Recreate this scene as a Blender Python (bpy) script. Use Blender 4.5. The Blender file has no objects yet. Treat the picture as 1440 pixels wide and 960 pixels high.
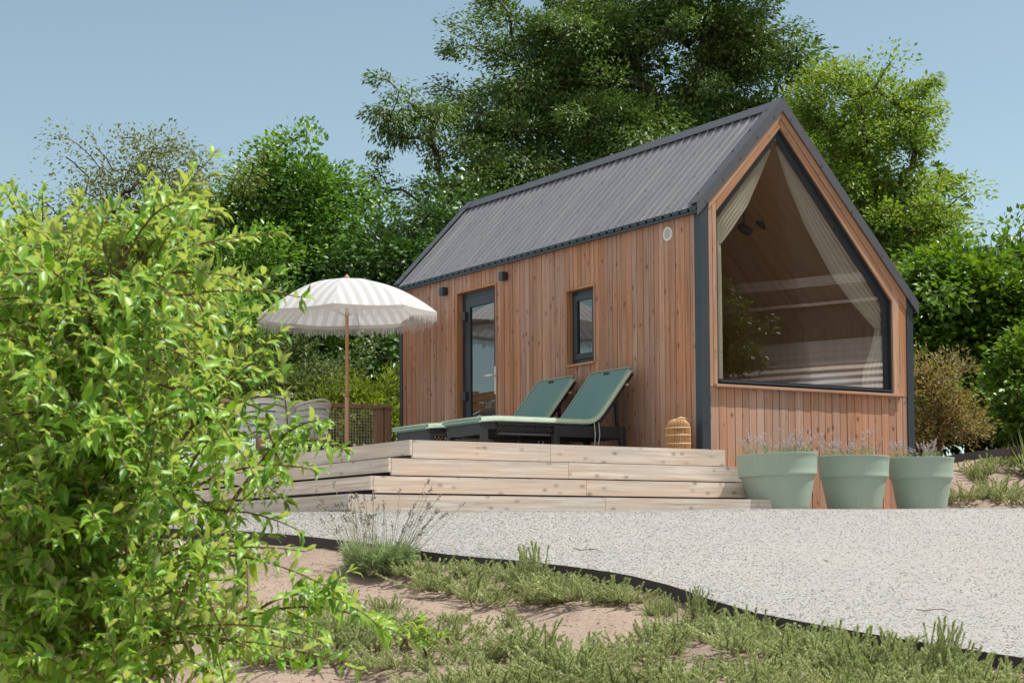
import bpy, math, random
import numpy as np
from mathutils import Vector, Matrix
random.seed(7); RNG = np.random.default_rng(11)
S = bpy.context.scene
COL = S.collection
PI = math.pi
# ------------------------------------------------------------------ camera model (also used to find where things stand)
F, PITCH, ROLL, SY = 2525.34, .0509, -.0063, 649.55
ANG = 1.0128
PSI = PI/2-ANG                                   # house rotation: local x = along the gable (v), local y = along the long wall (u)
AX = np.array([-math.cos(ANG), math.sin(ANG)]); BX = np.array([math.sin(ANG), math.cos(ANG)]); C0 = np.array([1.7056, 16.])
def ray(x, y):
    cr, sr = math.cos(ROLL), math.sin(ROLL); dx, dy = x-720, y-SY
    px = cr*dx+sr*dy; py = -sr*dx+cr*dy; u = -py/F; c, s = math.cos(PITCH), math.sin(PITCH)
    return np.array([px/F, c-u*s, s+u*c])
def atY(x, y, Y): r = ray(x, y); return r*(Y/r[1])
def onU(x, y, u0):                               # pixel -> (v, z) on a plane parallel to the gable
    r = ray(x, y); P = r*((u0+C0@AX)/(r[:2]@AX)); return float((P[:2]-C0)@BX), float(P[2])
def world(v, u, z): q = C0+AX*u+BX*v; return Vector((q[0], q[1], z))
def to_local(x, y): q = np.array([x, y])-C0; return float(q@BX), float(q@AX)

# ------------------------------------------------------------------ object helpers
def tag(o, label=None, cat=None, group=None, kind=None):
    for k, v in (('label', label), ('category', cat), ('group', group), ('kind', kind)):
        if v: o[k] = v
    return o
def empty(name, loc, rz=0, label=None, cat=None, group=None):
    o = bpy.data.objects.new(name, None); COL.objects.link(o); o.location = loc; o.rotation_euler = (0, 0, rz)
    o.empty_display_size = .1
    return tag(o, label, cat, group)
def hthing(name, v, u, z, label, cat, group=None):   # a thing in the house frame
    o = empty(name, world(v, u, z), PSI, label, cat, group); o['org'] = (v, u, z); return o
def copy_tree(o, parent=None):
    c = o.copy(); COL.objects.link(c)
    if parent: c.parent = parent
    for ch in o.children: copy_tree(ch, c)
    return c
def mesh_np(name, V, Fc, mat, parent=None, smooth=False, g=None):
    """V (n,3); Fc list of (m,k) int arrays"""
    me = bpy.data.meshes.new(name)
    V = np.asarray(V, np.float32)
    me.vertices.add(len(V)); me.vertices.foreach_set('co', V.ravel())
    loops = np.concatenate([f.ravel() for f in Fc]).astype(np.int32)
    sizes = np.concatenate([np.full(len(f), f.shape[1], np.int32) for f in Fc])
    starts = np.concatenate([[0], np.cumsum(sizes)[:-1]]).astype(np.int32)
    me.loops.add(len(loops)); me.loops.foreach_set('vertex_index', loops)
    me.polygons.add(len(sizes)); me.polygons.foreach_set('loop_start', starts); me.polygons.foreach_set('loop_total', sizes)
    if smooth: me.polygons.foreach_set('use_smooth', np.ones(len(sizes), bool))
    if g is not None:
        at = me.attributes.new('g', 'FLOAT_VECTOR', 'POINT'); at.data.foreach_set('vector', np.asarray(g, np.float32).ravel())
    me.update(calc_edges=True)
    me.materials.append(mat)
    o = bpy.data.objects.new(name, me); COL.objects.link(o)
    if parent: o.parent = parent
    return o

class MB:
    def __init__(s): s.v = []; s.f = []; s.g = []
    def add(s, V, Fs, G=None):
        n = len(s.v); s.v += [tuple(p) for p in V]; s.f += [tuple(i+n for i in f) for f in Fs]
        s.g += [tuple(p) for p in (V if G is None else G)]
    def hexa(s, V, G=None):
        s.add(V, [(0,3,2,1),(4,5,6,7),(0,1,5,4),(1,2,6,5),(2,3,7,6),(3,0,4,7)], G)
    def box(s, a, b, along=2, rnd=True):
        x0,y0,z0 = a; x1,y1,z1 = b
        V = [(x0,y0,z0),(x1,y0,z0),(x1,y1,z0),(x0,y1,z0),(x0,y0,z1),(x1,y0,z1),(x1,y1,z1),(x0,y1,z1)]
        off = (random.uniform(0,50), random.uniform(0,50), random.uniform(0,50)) if rnd else (0,0,0)
        o = [i for i in range(3) if i != along]
        G = [(p[o[0]]+off[0], p[o[1]]+off[1], p[along]+off[2]) for p in V]
        s.hexa(V, G)
    def bar(s, p0, p1, w, h, up=(0,0,1)):        # w across, h along 'up'
        p0, p1 = Vector(p0), Vector(p1); d = (p1-p0); L = d.length; d = d/L
        sd = d.cross(Vector(up))
        if sd.length < 1e-4: sd = d.cross(Vector((1,0,0)))
        sd.normalize(); u = sd.cross(d)
        off = (random.uniform(0,50), random.uniform(0,50), random.uniform(0,50))
        V = []; G = []
        for P, l in ((p0,0),(p1,L)):
            for a, b in ((-1,-1),(1,-1),(1,1),(-1,1)):
                V.append(P+sd*(a*w/2)+u*(b*h/2)); G.append((a*w/2+off[0], b*h/2+off[1], l+off[2]))
        s.hexa(V, G)
    def tube(s, pts, r, seg=6, cap=True):
        pts = [Vector(p) for p in pts]; n = len(pts)
        rs = r if hasattr(r, '__len__') else [r]*n
        t = (pts[1]-pts[0]).normalized(); a = t.orthogonal().normalized(); V = []; G = []; l = 0
        for i in range(n):
            if i: l += (pts[i]-pts[i-1]).length
            tt = (pts[min(i+1,n-1)]-pts[max(i-1,0)]).normalized()
            a = (a-tt*a.dot(tt)).normalized(); b = tt.cross(a)
            for k in range(seg):
                th = 2*PI*k/seg; q = pts[i]+(a*math.cos(th)+b*math.sin(th))*rs[i]; V.append(q); G.append((rs[i]*math.cos(th), rs[i]*math.sin(th), l))
        Fs = [(i*seg+k, i*seg+(k+1)%seg, (i+1)*seg+(k+1)%seg, (i+1)*seg+k) for i in range(n-1) for k in range(seg)]
        if cap: Fs += [tuple(range(seg-1,-1,-1)), tuple(range((n-1)*seg, n*seg))]
        s.add(V, Fs, G)
    def lathe(s, prof, c=(0,0,0), seg=32):
        V = []; n = len(prof)
        for r, z in prof:
            for k in range(seg):
                th = 2*PI*k/seg; V.append((c[0]+r*math.cos(th), c[1]+r*math.sin(th), c[2]+z))
        Fs = [(i*seg+k, i*seg+(k+1)%seg, (i+1)*seg+(k+1)%seg, (i+1)*seg+k) for i in range(n-1) for k in range(seg)]
        Fs += [tuple(range(seg-1,-1,-1)), tuple(range((n-1)*seg, n*seg))]
        s.add(V, Fs)
    def prism(s, poly, d0, d1, M, gdir=None):    # poly 2D (a,b), extruded from depth d0 to d1; M(a,b,d)->xyz
        n = len(poly); V = [M(a,b,d0) for a,b in poly]+[M(a,b,d1) for a,b in poly]
        off = (random.uniform(0,50), random.uniform(0,50), random.uniform(0,50))
        if gdir:
            c, sn = gdir; G = [(a*-sn+b*c+off[0], d+off[1], a*c+b*sn+off[2]) for d in (d0,d1) for a,b in poly]
        else: G = None
        s.add(V, [tuple(range(n-1,-1,-1)), tuple(range(n,2*n))]+[(i,(i+1)%n,n+(i+1)%n,n+i) for i in range(n)], G)
    def ring(s, po, pi, d0, d1, M):
        n = len(po); V = [M(a,b,d) for d in (d0,d1) for P in (po,pi) for a,b in P]; Fs = []
        for i in range(n):
            j = (i+1)%n; o0,i0,o1,i1 = 0,n,2*n,3*n
            Fs += [(o0+i,o0+j,i0+j,i0+i),(o1+j,o1+i,i1+i,i1+j),(o0+j,o0+i,o1+i,o1+j),(i0+i,i0+j,i1+j,i1+i)]
        s.add(V, Fs)
    def build(s, name, mat, parent=None, org=None, smooth=False, bevel=0):
        me = bpy.data.meshes.new(name)
        o_ = org if org is not None else (parent.get('org') if parent is not None and parent.get('org') else (0,0,0))
        par = parent
        while par is not None and org is None and not par.get('org') and par.parent: par = par.parent; o_ = par.get('org') or (0,0,0)
        V = [(p[0]-o_[0], p[1]-o_[1], p[2]-o_[2]) for p in s.v]
        me.from_pydata(V, [], s.f)
        at = me.attributes.new('g', 'FLOAT_VECTOR', 'POINT'); at.data.foreach_set('vector', np.array(s.g, np.float32).ravel())
        if smooth: me.polygons.foreach_set('use_smooth', np.ones(len(me.polygons), bool))
        me.update(); me.materials.append(mat)
        o = bpy.data.objects.new(name, me); COL.objects.link(o)
        if parent is not None: o.parent = parent
        if bevel:
            b = o.modifiers.new('b', 'BEVEL'); b.width = bevel; b.segments = 2; b.limit_method = 'ANGLE'; b.angle_limit = .7
        if smooth == 'auto':
            me.polygons.foreach_set('use_smooth', np.ones(len(me.polygons), bool))
            try: me.set_sharp_from_angle(angle=.7)
            except Exception: pass
        return o
def inset(poly, d):
    n = len(poly); out = []; area = sum(poly[i][0]*poly[(i+1)%n][1]-poly[(i+1)%n][0]*poly[i][1] for i in range(n)); sg = 1 if area > 0 else -1
    L = []
    for i in range(n):
        a, b = np.array(poly[i]), np.array(poly[(i+1)%n]); t = (b-a)/np.linalg.norm(b-a); nn = np.array([-t[1], t[0]])*sg; L.append((a+nn*d, t))
    for i in range(n):
        (p, t), (q, r) = L[i-1], L[i]; k = np.linalg.solve(np.array([t, -r]).T, q-p); out.append(tuple(p+t*k[0]))
    return out

# ------------------------------------------------------------------ materials
class NT:
    def __init__(s, name):
        s.m = bpy.data.materials.new(name); s.m.use_nodes = True; s.t = s.m.node_tree; s.t.nodes.clear()
        s.out = s.n('ShaderNodeOutputMaterial')
    def n(s, typ, **kw):
        nd = s.t.nodes.new(typ)
        for k, v in kw.items(): setattr(nd, k, v)
        return nd
    def l(s, a, b): s.t.links.new(a, b)
    def set(s, sock, v):
        if hasattr(v, 'is_output'): s.l(v, sock)
        else: sock.default_value = v
    def math(s, op, a, b=0., c=None):
        m = s.n('ShaderNodeMath', operation=op); s.set(m.inputs[0], a); s.set(m.inputs[1], b)
        if c is not None: s.set(m.inputs[2], c)
        return m.outputs[0]
    def noise(s, vec, scale, detail=4, rough=.55, dim='3D'):
        m = s.n('ShaderNodeTexNoise'); 
        if vec is not None: s.l(vec, m.inputs['Vector'])
        m.inputs['Scale'].default_value = scale; m.inputs['Detail'].default_value = detail; m.inputs['Roughness'].default_value = rough
        return m.outputs['Fac']
    def mapv(s, vec, scale=(1,1,1), loc=(0,0,0), rot=(0,0,0)):
        m = s.n('ShaderNodeMapping'); s.l(vec, m.inputs['Vector']); m.inputs['Scale'].default_value = scale; m.inputs['Location'].default_value = loc; m.inputs['Rotation'].default_value = rot
        return m.outputs[0]
    def ramp(s, fac, stops):
        m = s.n('ShaderNodeValToRGB'); s.l(fac, m.inputs[0]); e = m.color_ramp.elements
        while len(e) < len(stops): e.new(.5)
        for i, (p, c) in enumerate(stops): e[i].position = p; e[i].color = (*c, 1) if len(c) == 3 else c
        return m.outputs[0]
    def mix(s, fac, a, b, blend='MIX'):
        m = s.n('ShaderNodeMix', data_type='RGBA', blend_type=blend)
        s.set(m.inputs[0], fac); s.set(m.inputs[6], a if hasattr(a,'is_output') else (*a,1)); s.set(m.inputs[7], b if hasattr(b,'is_output') else (*b,1))
        return m.outputs[2]
    def g(s): m = s.n('ShaderNodeAttribute', attribute_name='g'); return m.outputs['Vector']
    def obj(s): return s.n('ShaderNodeTexCoord').outputs['Object']
    def pos(s): return s.n('ShaderNodeNewGeometry').outputs['Position']
    def island(s): return s.n('ShaderNodeNewGeometry').outputs['Random Per Island']
    def bump(s, h, strength=.3, dist=.01):
        m = s.n('ShaderNodeBump'); s.l(h, m.inputs['Height']); m.inputs['Strength'].default_value = strength; m.inputs['Distance'].default_value = dist
        return m.outputs[0]
    def pbr(s, col, rough=.5, metal=0., normal=None, spec=.5, trans=None):
        p = s.n('ShaderNodeBsdfPrincipled'); s.set(p.inputs['Base Color'], col if hasattr(col,'is_output') else (*col,1)); s.set(p.inputs['Roughness'], rough); p.inputs['Metallic'].default_value = metal
        p.inputs['Specular IOR Level'].default_value = spec
        if normal is not None: s.l(normal, p.inputs['Normal'])
        return p.outputs[0]
    def done(s, sh): s.l(sh, s.out.inputs['Surface']); return s.m
def plain(name, col, rough=.5, metal=0., var=.12, scale=30., bump=.0, spec=.5):
    t = NT(name); p = t.obj(); n = t.noise(p, scale, 5)
    n2 = t.noise(p, scale*.12, 3)
    f = t.math('ADD', t.math('MULTIPLY', n, .5), t.math('MULTIPLY', n2, .5))
    c = t.mix(f, tuple(max(0,k*(1-var*2)) for k in col), tuple(min(1,k*(1+var*2)) for k in col))
    r = t.math('ADD', rough-.1, t.math('MULTIPLY', n2, .2))
    return t.done(t.pbr(c, r, metal, t.bump(n, bump, .002) if bump else None, spec))
def wood(name, dark, light, red=None, rough=.65, tint=.25, knots=1., gscale=1., spec=.3, grey=None):
    t = NT(name); g = t.g()
    isl = t.island()
    grain = t.noise(t.mapv(g, (38*gscale, 38*gscale, 1.3)), 1., 6, .62)
    fine = t.noise(t.mapv(g, (160, 160, 5)), 1., 3, .6)
    broad = t.noise(t.mapv(g, (7, 7, .9)), 1., 3)
    f = t.math('ADD', t.math('MULTIPLY', grain, .75), t.math('MULTIPLY', fine, .25))
    c = t.ramp(f, [(.36, dark), (.64, light)])
    if red: c = t.mix(t.ramp(broad, [(.42,(0,0,0)),(.68,(1,1,1))]), c, t.mix(f, tuple(k*.75 for k in red), red))
    if grey:
        gm = t.noise(t.pos(), 1.1, 4); c = t.mix(t.math('MULTIPLY', t.ramp(gm, [(.42,(0,0,0)),(.66,(1,1,1))]), .6), c, grey)
    # knots
    vo = t.n('ShaderNodeTexVoronoi'); t.l(t.mapv(g, (13, 13, 7.5)), vo.inputs['Vector']); vo.inputs['Scale'].default_value = 1.; 
    wob = t.math('ADD', vo.outputs['Distance'], t.math('MULTIPLY', t.math('SUBTRACT', grain, .5), .25))
    k = t.ramp(wob, [(.07,(1,1,1)),(.13,(.6,.6,.6)),(.28,(0,0,0))])
    rc = t.n('ShaderNodeSeparateColor'); t.l(vo.outputs['Color'], rc.inputs[0])
    k = t.math('MULTIPLY', k, t.math('GREATER_THAN', rc.outputs[0], .45))
    c = t.mix(t.math('MULTIPLY', k, .9*knots), c, tuple(d*.45 for d in dark))
    # board to board tint
    v = t.math('ADD', 1-tint, t.math('MULTIPLY', isl, 2*tint))
    hs = t.n('ShaderNodeHueSaturation'); t.l(c, hs.inputs['Color']); t.l(v, hs.inputs['Value']); t.set(hs.inputs['Saturation'], t.math('ADD', .82, t.math('MULTIPLY', t.math('FRACT', t.math('MULTIPLY', isl, 7.31)), .26)))
    return t.done(t.pbr(hs.outputs[0], rough, 0, t.bump(f, .35, .003), spec))
def foliage(name, cols, trans=.4, tcol=None, rough=.45, spec=.4, big=.6, back=None):
    """cols: list of base colours picked per leaf"""
    t = NT(name); i = t.island(); n = t.noise(t.pos(), big, 2)
    f = t.math('ADD', t.math('MULTIPLY', i, .6), t.math('MULTIPLY', n, .4))
    st = [(.12+.76*k/(len(cols)-1), c) for k, c in enumerate(cols)]
    c = t.ramp(f, st)
    if back: c = t.mix(t.math('MULTIPLY', t.n('ShaderNodeNewGeometry').outputs['Backfacing'], .75), c, back)
    p = t.pbr(c, rough, 0, None, spec)
    tr = t.n('ShaderNodeBsdfTranslucent')
    tc = t.mix(1., c, tcol or (1.6, 1.7, .7), 'MULTIPLY'); t.l(tc, tr.inputs['Color'])
    ms = t.n('ShaderNodeMixShader'); ms.inputs[0].default_value = trans; t.l(p, ms.inputs[1]); t.l(tr.outputs[0], ms.inputs[2])
    return t.done(ms.outputs[0])
def glass(name, refl=1.6, tint=(.85,.9,.88)):
    t = NT(name); fr = t.n('ShaderNodeFresnel'); fr.inputs['IOR'].default_value = 1.5
    k = t.math('MINIMUM', t.math('MULTIPLY', fr.outputs[0], refl), 1.)
    tr = t.n('ShaderNodeBsdfTransparent'); tr.inputs['Color'].default_value = (*tint, 1)
    gl = t.n('ShaderNodeBsdfGlossy'); gl.inputs['Roughness'].default_value = .005
    nz = t.noise(t.obj(), 1.4, 2); t.l(t.bump(nz, .012, .02), gl.inputs['Normal'])
    ms = t.n('ShaderNodeMixShader'); t.l(k, ms.inputs[0]); t.l(tr.outputs[0], ms.inputs[1]); t.l(gl.outputs[0], ms.inputs[2])
    return t.done(ms.outputs[0])

M = {}
M['clad'] = wood('larch_cladding', (.23,.105,.062), (.57,.32,.205), (.49,.235,.13), tint=.14, knots=1., grey=(.41,.27,.205))
M['trim'] = wood('larch_trim', (.27,.135,.075), (.52,.30,.18), (.48,.235,.115), tint=.14, knots=.5)
M['step'] = wood('weathered_larch', (.37,.295,.235), (.74,.67,.59), (.62,.46,.34), tint=.11, knots=.85, gscale=.9, grey=(.50,.465,.425))
M['stepside'] = M['step']
M['rail'] = wood('rail_wood', (.22,.115,.065), (.46,.275,.17), (.40,.20,.11), tint=.12)
M['ply'] = wood('plywood', (.34,.185,.085), (.50,.30,.155), None, tint=.05, knots=.25, gscale=.35)
M['pole'] = wood('pole_wood', (.40,.20,.11), (.60,.35,.20), None, tint=.03, knots=.1)
M['anthracite'] = plain('anthracite_metal', (.036,.047,.060), .42, 0, .06, 12)
M['flash'] = plain('roof_flashing', (.080,.083,.094), .45, 0, .06, 8)
M['frame'] = plain('anthracite_frame', (.026,.034,.044), .38, 0, .05, 12)
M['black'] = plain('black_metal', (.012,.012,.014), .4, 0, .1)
M['white'] = plain('white_plastic', (.75,.75,.73), .4, 0, .03)
M['steel'] = plain('brushed_steel', (.72,.72,.70), .3, .7, .05)
M['resin'] = plain('dark_resin', (.016,.017,.022), .45, 0, .15, 40)
def pot_mat():
    t = NT('sage_plastic'); p = t.obj(); n = t.noise(p, 7, 5); n2 = t.noise(p, 34, 5, .7); sx = t.n('ShaderNodeSeparateXYZ'); t.l(p, sx.inputs[0])
    c = t.mix(n, (.275,.355,.29), (.325,.405,.335))
    low = t.ramp(sx.outputs[2], [(0,(1,1,1)),(.30,(0,0,0))])                      # soil splashes near the foot
    c = t.mix(t.math('MULTIPLY', t.math('MULTIPLY', low, t.ramp(n2,[(.45,(0,0,0)),(.62,(1,1,1))])), .55), c, (.36,.31,.25))
    c = t.mix(t.math('MULTIPLY', t.ramp(t.noise(t.mapv(p,(40,40,3)), 1., 3),[(.60,(0,0,0)),(.72,(1,1,1))]), .22), c, (.45,.49,.44))
    return t.done(t.pbr(c, t.math('ADD', .42, t.math('MULTIPLY', n2, .2)), 0, None, .4))
M['pot'] = pot_mat()
M['soil'] = plain('potting_soil', (.06,.04,.03), .95, 0, .4, 60, .8)
M['wicker'] = plain('natural_rattan', (.50,.28,.11), .55, 0, .2, 50)
M['wickerp'] = plain('pale_rattan', (.62,.45,.28), .55, 0, .15, 50)
M['net'] = plain('rope_net', (.55,.46,.36), .8, 0, .1)
M['edge'] = plain('edging_strip', (.045,.032,.034), .6, 0, .2, 20)
M['bark'] = plain('bark', (.075,.055,.04), .9, 0, .35, 9, .7)
M['barkl'] = plain('brown_twig', (.16,.095,.055), .75, 0, .25, 40, .3)
M['curtain'] = None
def cloth(name, col, trans=.3, scale=400, rough=.9, stripes=None):
    t = NT(name); n = t.noise(t.obj(), scale, 2); n2 = t.noise(t.obj(), 3., 3)
    n3 = t.noise(t.obj(), 13., 3, .6)
    c = t.mix(t.math('ADD', t.math('MULTIPLY', n, .5), t.math('MULTIPLY', n2, .5)), tuple(k*.86 for k in col), tuple(min(1,k*1.12) for k in col))
    if stripes:
        sx = t.n('ShaderNodeSeparateXYZ'); t.l(t.g(), sx.inputs[0])
        w = t.math('SINE', t.math('MULTIPLY', sx.outputs[0], 2*PI/stripes[0]))
        c = t.mix(t.ramp(t.math('ADD', t.math('MULTIPLY', w, .5), .5), [(.47,(0,0,0)),(.53,(1,1,1))]), c, stripes[1])
    p = t.pbr(c, rough, 0, t.bump(t.math('ADD', t.math('MULTIPLY', n, .06), n3), .55, .02 if not trans else .006), .2)
    if trans:
        tr = t.n('ShaderNodeBsdfTranslucent'); t.l(c, tr.inputs['Color']); ms = t.n('ShaderNodeMixShader'); ms.inputs[0].default_value = trans
        t.l(p, ms.inputs[1]); t.l(tr.outputs[0], ms.inputs[2]); p = ms.outputs[0]
    return t.done(p)
M['curtain'] = cloth('linen_curtain', (.90,.86,.76), .5)
M['canopy'] = cloth('striped_canopy', (.68,.69,.71), .32, stripes=(.115, (.55,.555,.56)))
M['fringe'] = cloth('cotton_fringe', (.64,.62,.595), .3)
M['cushion'] = cloth('teal_cushion', (.15,.265,.25), 0, 250)
M['piping'] = cloth('sage_piping', (.36,.47,.39), 0, 250)
M['border'] = cloth('pale_sage_border', (.50,.60,.47), 0, 250)
M['chair'] = cloth('white_webbing', (.70,.71,.70), .15, 200)
M['bedding'] = cloth('grey_bedding', (.42,.46,.52), 0, 120)
M['glass'] = glass('window_glass', .42, (.98,.985,.98))
M['glassd'] = glass('door_glass', 3.3, (.5,.56,.56))
# roof sheet
def roof_mat():
    t = NT('roof_sheet'); p = t.obj(); n = t.noise(t.mapv(p, (3,3,.6)), 1.2, 4); n2 = t.noise(p, 60, 3)
    st = t.noise(t.mapv(p, (.35, 9, .35)), 1.6, 5, .65)
    c = t.mix(n, (.122,.126,.142), (.185,.19,.208)); c = t.mix(t.math('MULTIPLY', t.ramp(st,[(.48,(0,0,0)),(.70,(1,1,1))]), .5), c, (.27,.268,.27)); c = t.mix(t.ramp(n2,[(.55,(0,0,0)),(.75,(1,1,1))]), c, (.25,.25,.26))
    return t.done(t.pbr(c, t.math('ADD', .38, t.math('MULTIPLY', n, .2)), 0, None, .5))
M['roof'] = roof_mat()
def gravel_mat():
    t = NT('pale_gravel'); p = t.pos()
    v = t.n('ShaderNodeTexVoronoi'); t.l(p, v.inputs['Vector']); v.inputs['Scale'].default_value = 95
    v2 = t.n('ShaderNodeTexVoronoi'); t.l(p, v2.inputs['Vector']); v2.inputs['Scale'].default_value = 42
    sc = t.n('ShaderNodeSeparateColor'); t.l(v.outputs['Color'], sc.inputs[0])
    sc2 = t.n('ShaderNodeSeparateColor'); t.l(v2.outputs['Color'], sc2.inputs[0])
    c = t.ramp(sc.outputs[0], [(0,(.215,.208,.197)),(.14,(.268,.262,.250)),(.6,(.312,.307,.295)),(1,(.38,.375,.362))])
    c = t.mix(t.math('MULTIPLY', t.math('GREATER_THAN', sc2.outputs[1], .93), .6), c, (.36,.29,.23))
    big = t.noise(p, .9, 4); c = t.mix(t.math('MULTIPLY', t.ramp(big,[(.45,(0,0,0)),(.75,(1,1,1))]), .25), c, (.42,.38,.33))
    h = t.math('SUBTRACT', 1., t.math('ADD', v.outputs['Distance'], t.math('MULTIPLY', v2.outputs['Distance'], .5)))
    return t.done(t.pbr(c, .85, 0, t.bump(h, .22, .004), .2))
M['gravel'] = gravel_mat()
def stone_mat():
    t = NT('gravel_stone'); i = t.island()
    c = t.ramp(i, [(0,(.20,.192,.182)),(.12,(.272,.265,.252)),(.6,(.318,.312,.30)),(1,(.40,.395,.38))])
    return t.done(t.pbr(c, .8, 0, None, .25))
M['stone'] = stone_mat()
def ground_mat():
    t = NT('bank_ground'); p = t.pos()
    n = t.noise(p, 1.6, 5); n2 = t.noise(p, 45, 4); n3 = t.noise(t.mapv(p,(140,140,140)), 1., 2)
    fab = t.mix(n, (.255,.192,.153), (.385,.298,.24)); fab = t.mix(t.math('MULTIPLY', t.ramp(n2,[(.5,(0,0,0)),(.72,(1,1,1))]), .55), fab, (.20,.135,.10))
    grass = t.mix(n2, (.05,.075,.02), (.10,.13,.035))
    sx = t.n('ShaderNodeSeparateXYZ'); t.l(p, sx.inputs[0])
    far = t.ramp(t.math('MULTIPLY', t.math('SUBTRACT', sx.outputs[1], 19.5), .5), [(0,(0,0,0)),(1,(1,1,1))])
    c = t.mix(far, fab, grass)
    return t.done(t.pbr(c, .9, 0, t.bump(t.math('ADD', t.math('MULTIPLY', n2, .5), t.math('ADD', t.math('MULTIPLY', n3, .3), t.math('MULTIPLY', t.noise(t.mapv(p,(3,9,3),(0,0,0),(0,0,.5)), 1.5, 4), 2.))), .7, .03), .2))
M['ground'] = ground_mat()
M['bush'] = foliage('bush_leaf', [(.065,.17,.022),(.145,.32,.032),(.25,.44,.045),(.36,.50,.15)], .34, (1.7,1.6,.45), .40, .42, 1.2, (.42,.48,.30))
M['ash'] = foliage('ash_leaf', [(.045,.09,.022),(.085,.15,.036),(.135,.21,.058),(.20,.23,.10)], .25, (1.4,1.5,.6), .45, .35, .35)
M['locust'] = foliage('locust_leaf', [(.10,.175,.028),(.17,.265,.045),(.25,.345,.065),(.34,.39,.13)], .38, (1.4,1.4,.6), .45, .35, .4)
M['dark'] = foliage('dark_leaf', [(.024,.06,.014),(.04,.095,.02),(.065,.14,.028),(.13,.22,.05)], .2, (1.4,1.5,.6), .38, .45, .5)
M['mid'] = foliage('mid_leaf', [(.055,.135,.024),(.11,.23,.04),(.19,.33,.06),(.32,.44,.14)], .28, (1.4,1.5,.6), .38, .45, .5)
M['hazel'] = foliage('hazel_leaf', [(.05,.115,.014),(.09,.185,.022),(.14,.24,.03),(.26,.36,.06)], .32, (1.5,1.5,.5), .36, .5, .6)
M['sparse'] = foliage('sparse_leaf', [(.10,.13,.04),(.15,.19,.06),(.20,.23,.09),(.24,.20,.10)], .3, (1.4,1.4,.7), .5, .3, .8)
M['olive'] = foliage('olive_leaf', [(.06,.10,.03),(.10,.15,.045),(.15,.19,.07),(.22,.24,.11)], .35, (1.3,1.4,.6), .5, .3, .8)
M['lime'] = foliage('lime_leaf', [(.09,.15,.02),(.15,.22,.03),(.21,.27,.04),(.27,.29,.07)], .42, (1.4,1.4,.5), .5, .3, .8)
M['russet'] = foliage('russet_leaf', [(.18,.10,.065),(.25,.18,.09),(.20,.22,.06),(.42,.34,.22)], .4, (1.3,1.2,.7), .5, .35, 2.)
M['rosemary'] = foliage('rosemary_needle', [(.20,.255,.10),(.37,.45,.19),(.53,.585,.29),(.67,.67,.46)], .26, (1.1,1.12,.85), .5, .3, 3.)
M['lavleaf'] = foliage('lavender_leaf', [(.20,.28,.13),(.31,.40,.20),(.42,.48,.30)], .35, (1.2,1.3,.8), .5, .3, 3.)
M['lavstem'] = foliage('lavender_stem', [(.30,.33,.20),(.42,.43,.30)], .1, (1,1,1), .6, .2, 3.)
M['lavflower'] = foliage('lavender_flower', [(.42,.36,.41),(.54,.48,.50),(.68,.62,.56)], .3, (1.1,1.,1.1), .7, .1, 3.)
M['lavdry'] = foliage('dry_spike', [(.19,.18,.19),(.27,.25,.24),(.34,.31,.27)], .2, (1.1,1.,1.), .7, .1, 3.)
M['litter'] = foliage('dry_litter', [(.10,.065,.045),(.20,.14,.10),(.34,.27,.20),(.16,.15,.07)], .1, (1,1,1), .8, .1, 3.)
M['yucca'] = foliage('yucca_leaf', [(.14,.20,.07),(.22,.27,.11),(.33,.34,.19)], .3, (1.2,1.3,.6), .4, .4, 3.)

# ------------------------------------------------------------------ leaves
def nrmz(a): return a/np.maximum(np.linalg.norm(a, axis=-1, keepdims=True), 1e-9)
T2 = (np.array([(0,0,0),(.45,.5,.07),(1,0,-.08),(.45,-.5,.07)]), [np.array([(0,2,1),(0,3,2)])])
T6 = (np.array([(0,0,0),(.34,0,-.03),(.7,0,.0),(1,0,-.26),(.28,.40,.07),(.64,.34,.05),(.28,-.40,.07),(.64,-.34,.05)]),
      [np.array([(0,1,4),(2,3,5),(1,0,6),(3,2,7)]), np.array([(1,2,5,4),(2,1,6,7)])])
TN = (np.array([(0,.5,0),(0,-.5,0),(.6,-.35,0),(1,0,0),(.6,.35,0)]), [np.array([(0,1,2,3,4)])])
def leaves(name, pos, axis, nrm, L, W, mat, parent, T=T2, smooth=False):
    axis = nrmz(axis); side = nrmz(np.cross(nrm, axis)); nn = np.cross(axis, side)
    tv, tf = T; N = len(pos); k = len(tv); L = np.broadcast_to(L, (N,)); W = np.broadcast_to(W, (N,))
    V = pos[:,None,:]+tv[None,:,0,None]*(axis*L[:,None])[:,None,:]+tv[None,:,1,None]*(side*W[:,None])[:,None,:]+tv[None,:,2,None]*(nn*L[:,None])[:,None,:]
    Fc = [(f[None]+(np.arange(N)*k)[:,None,None]).reshape(-1, f.shape[1]) for f in tf]
    return mesh_np(name, V.reshape(-1,3), Fc, mat, parent, smooth)
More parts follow.
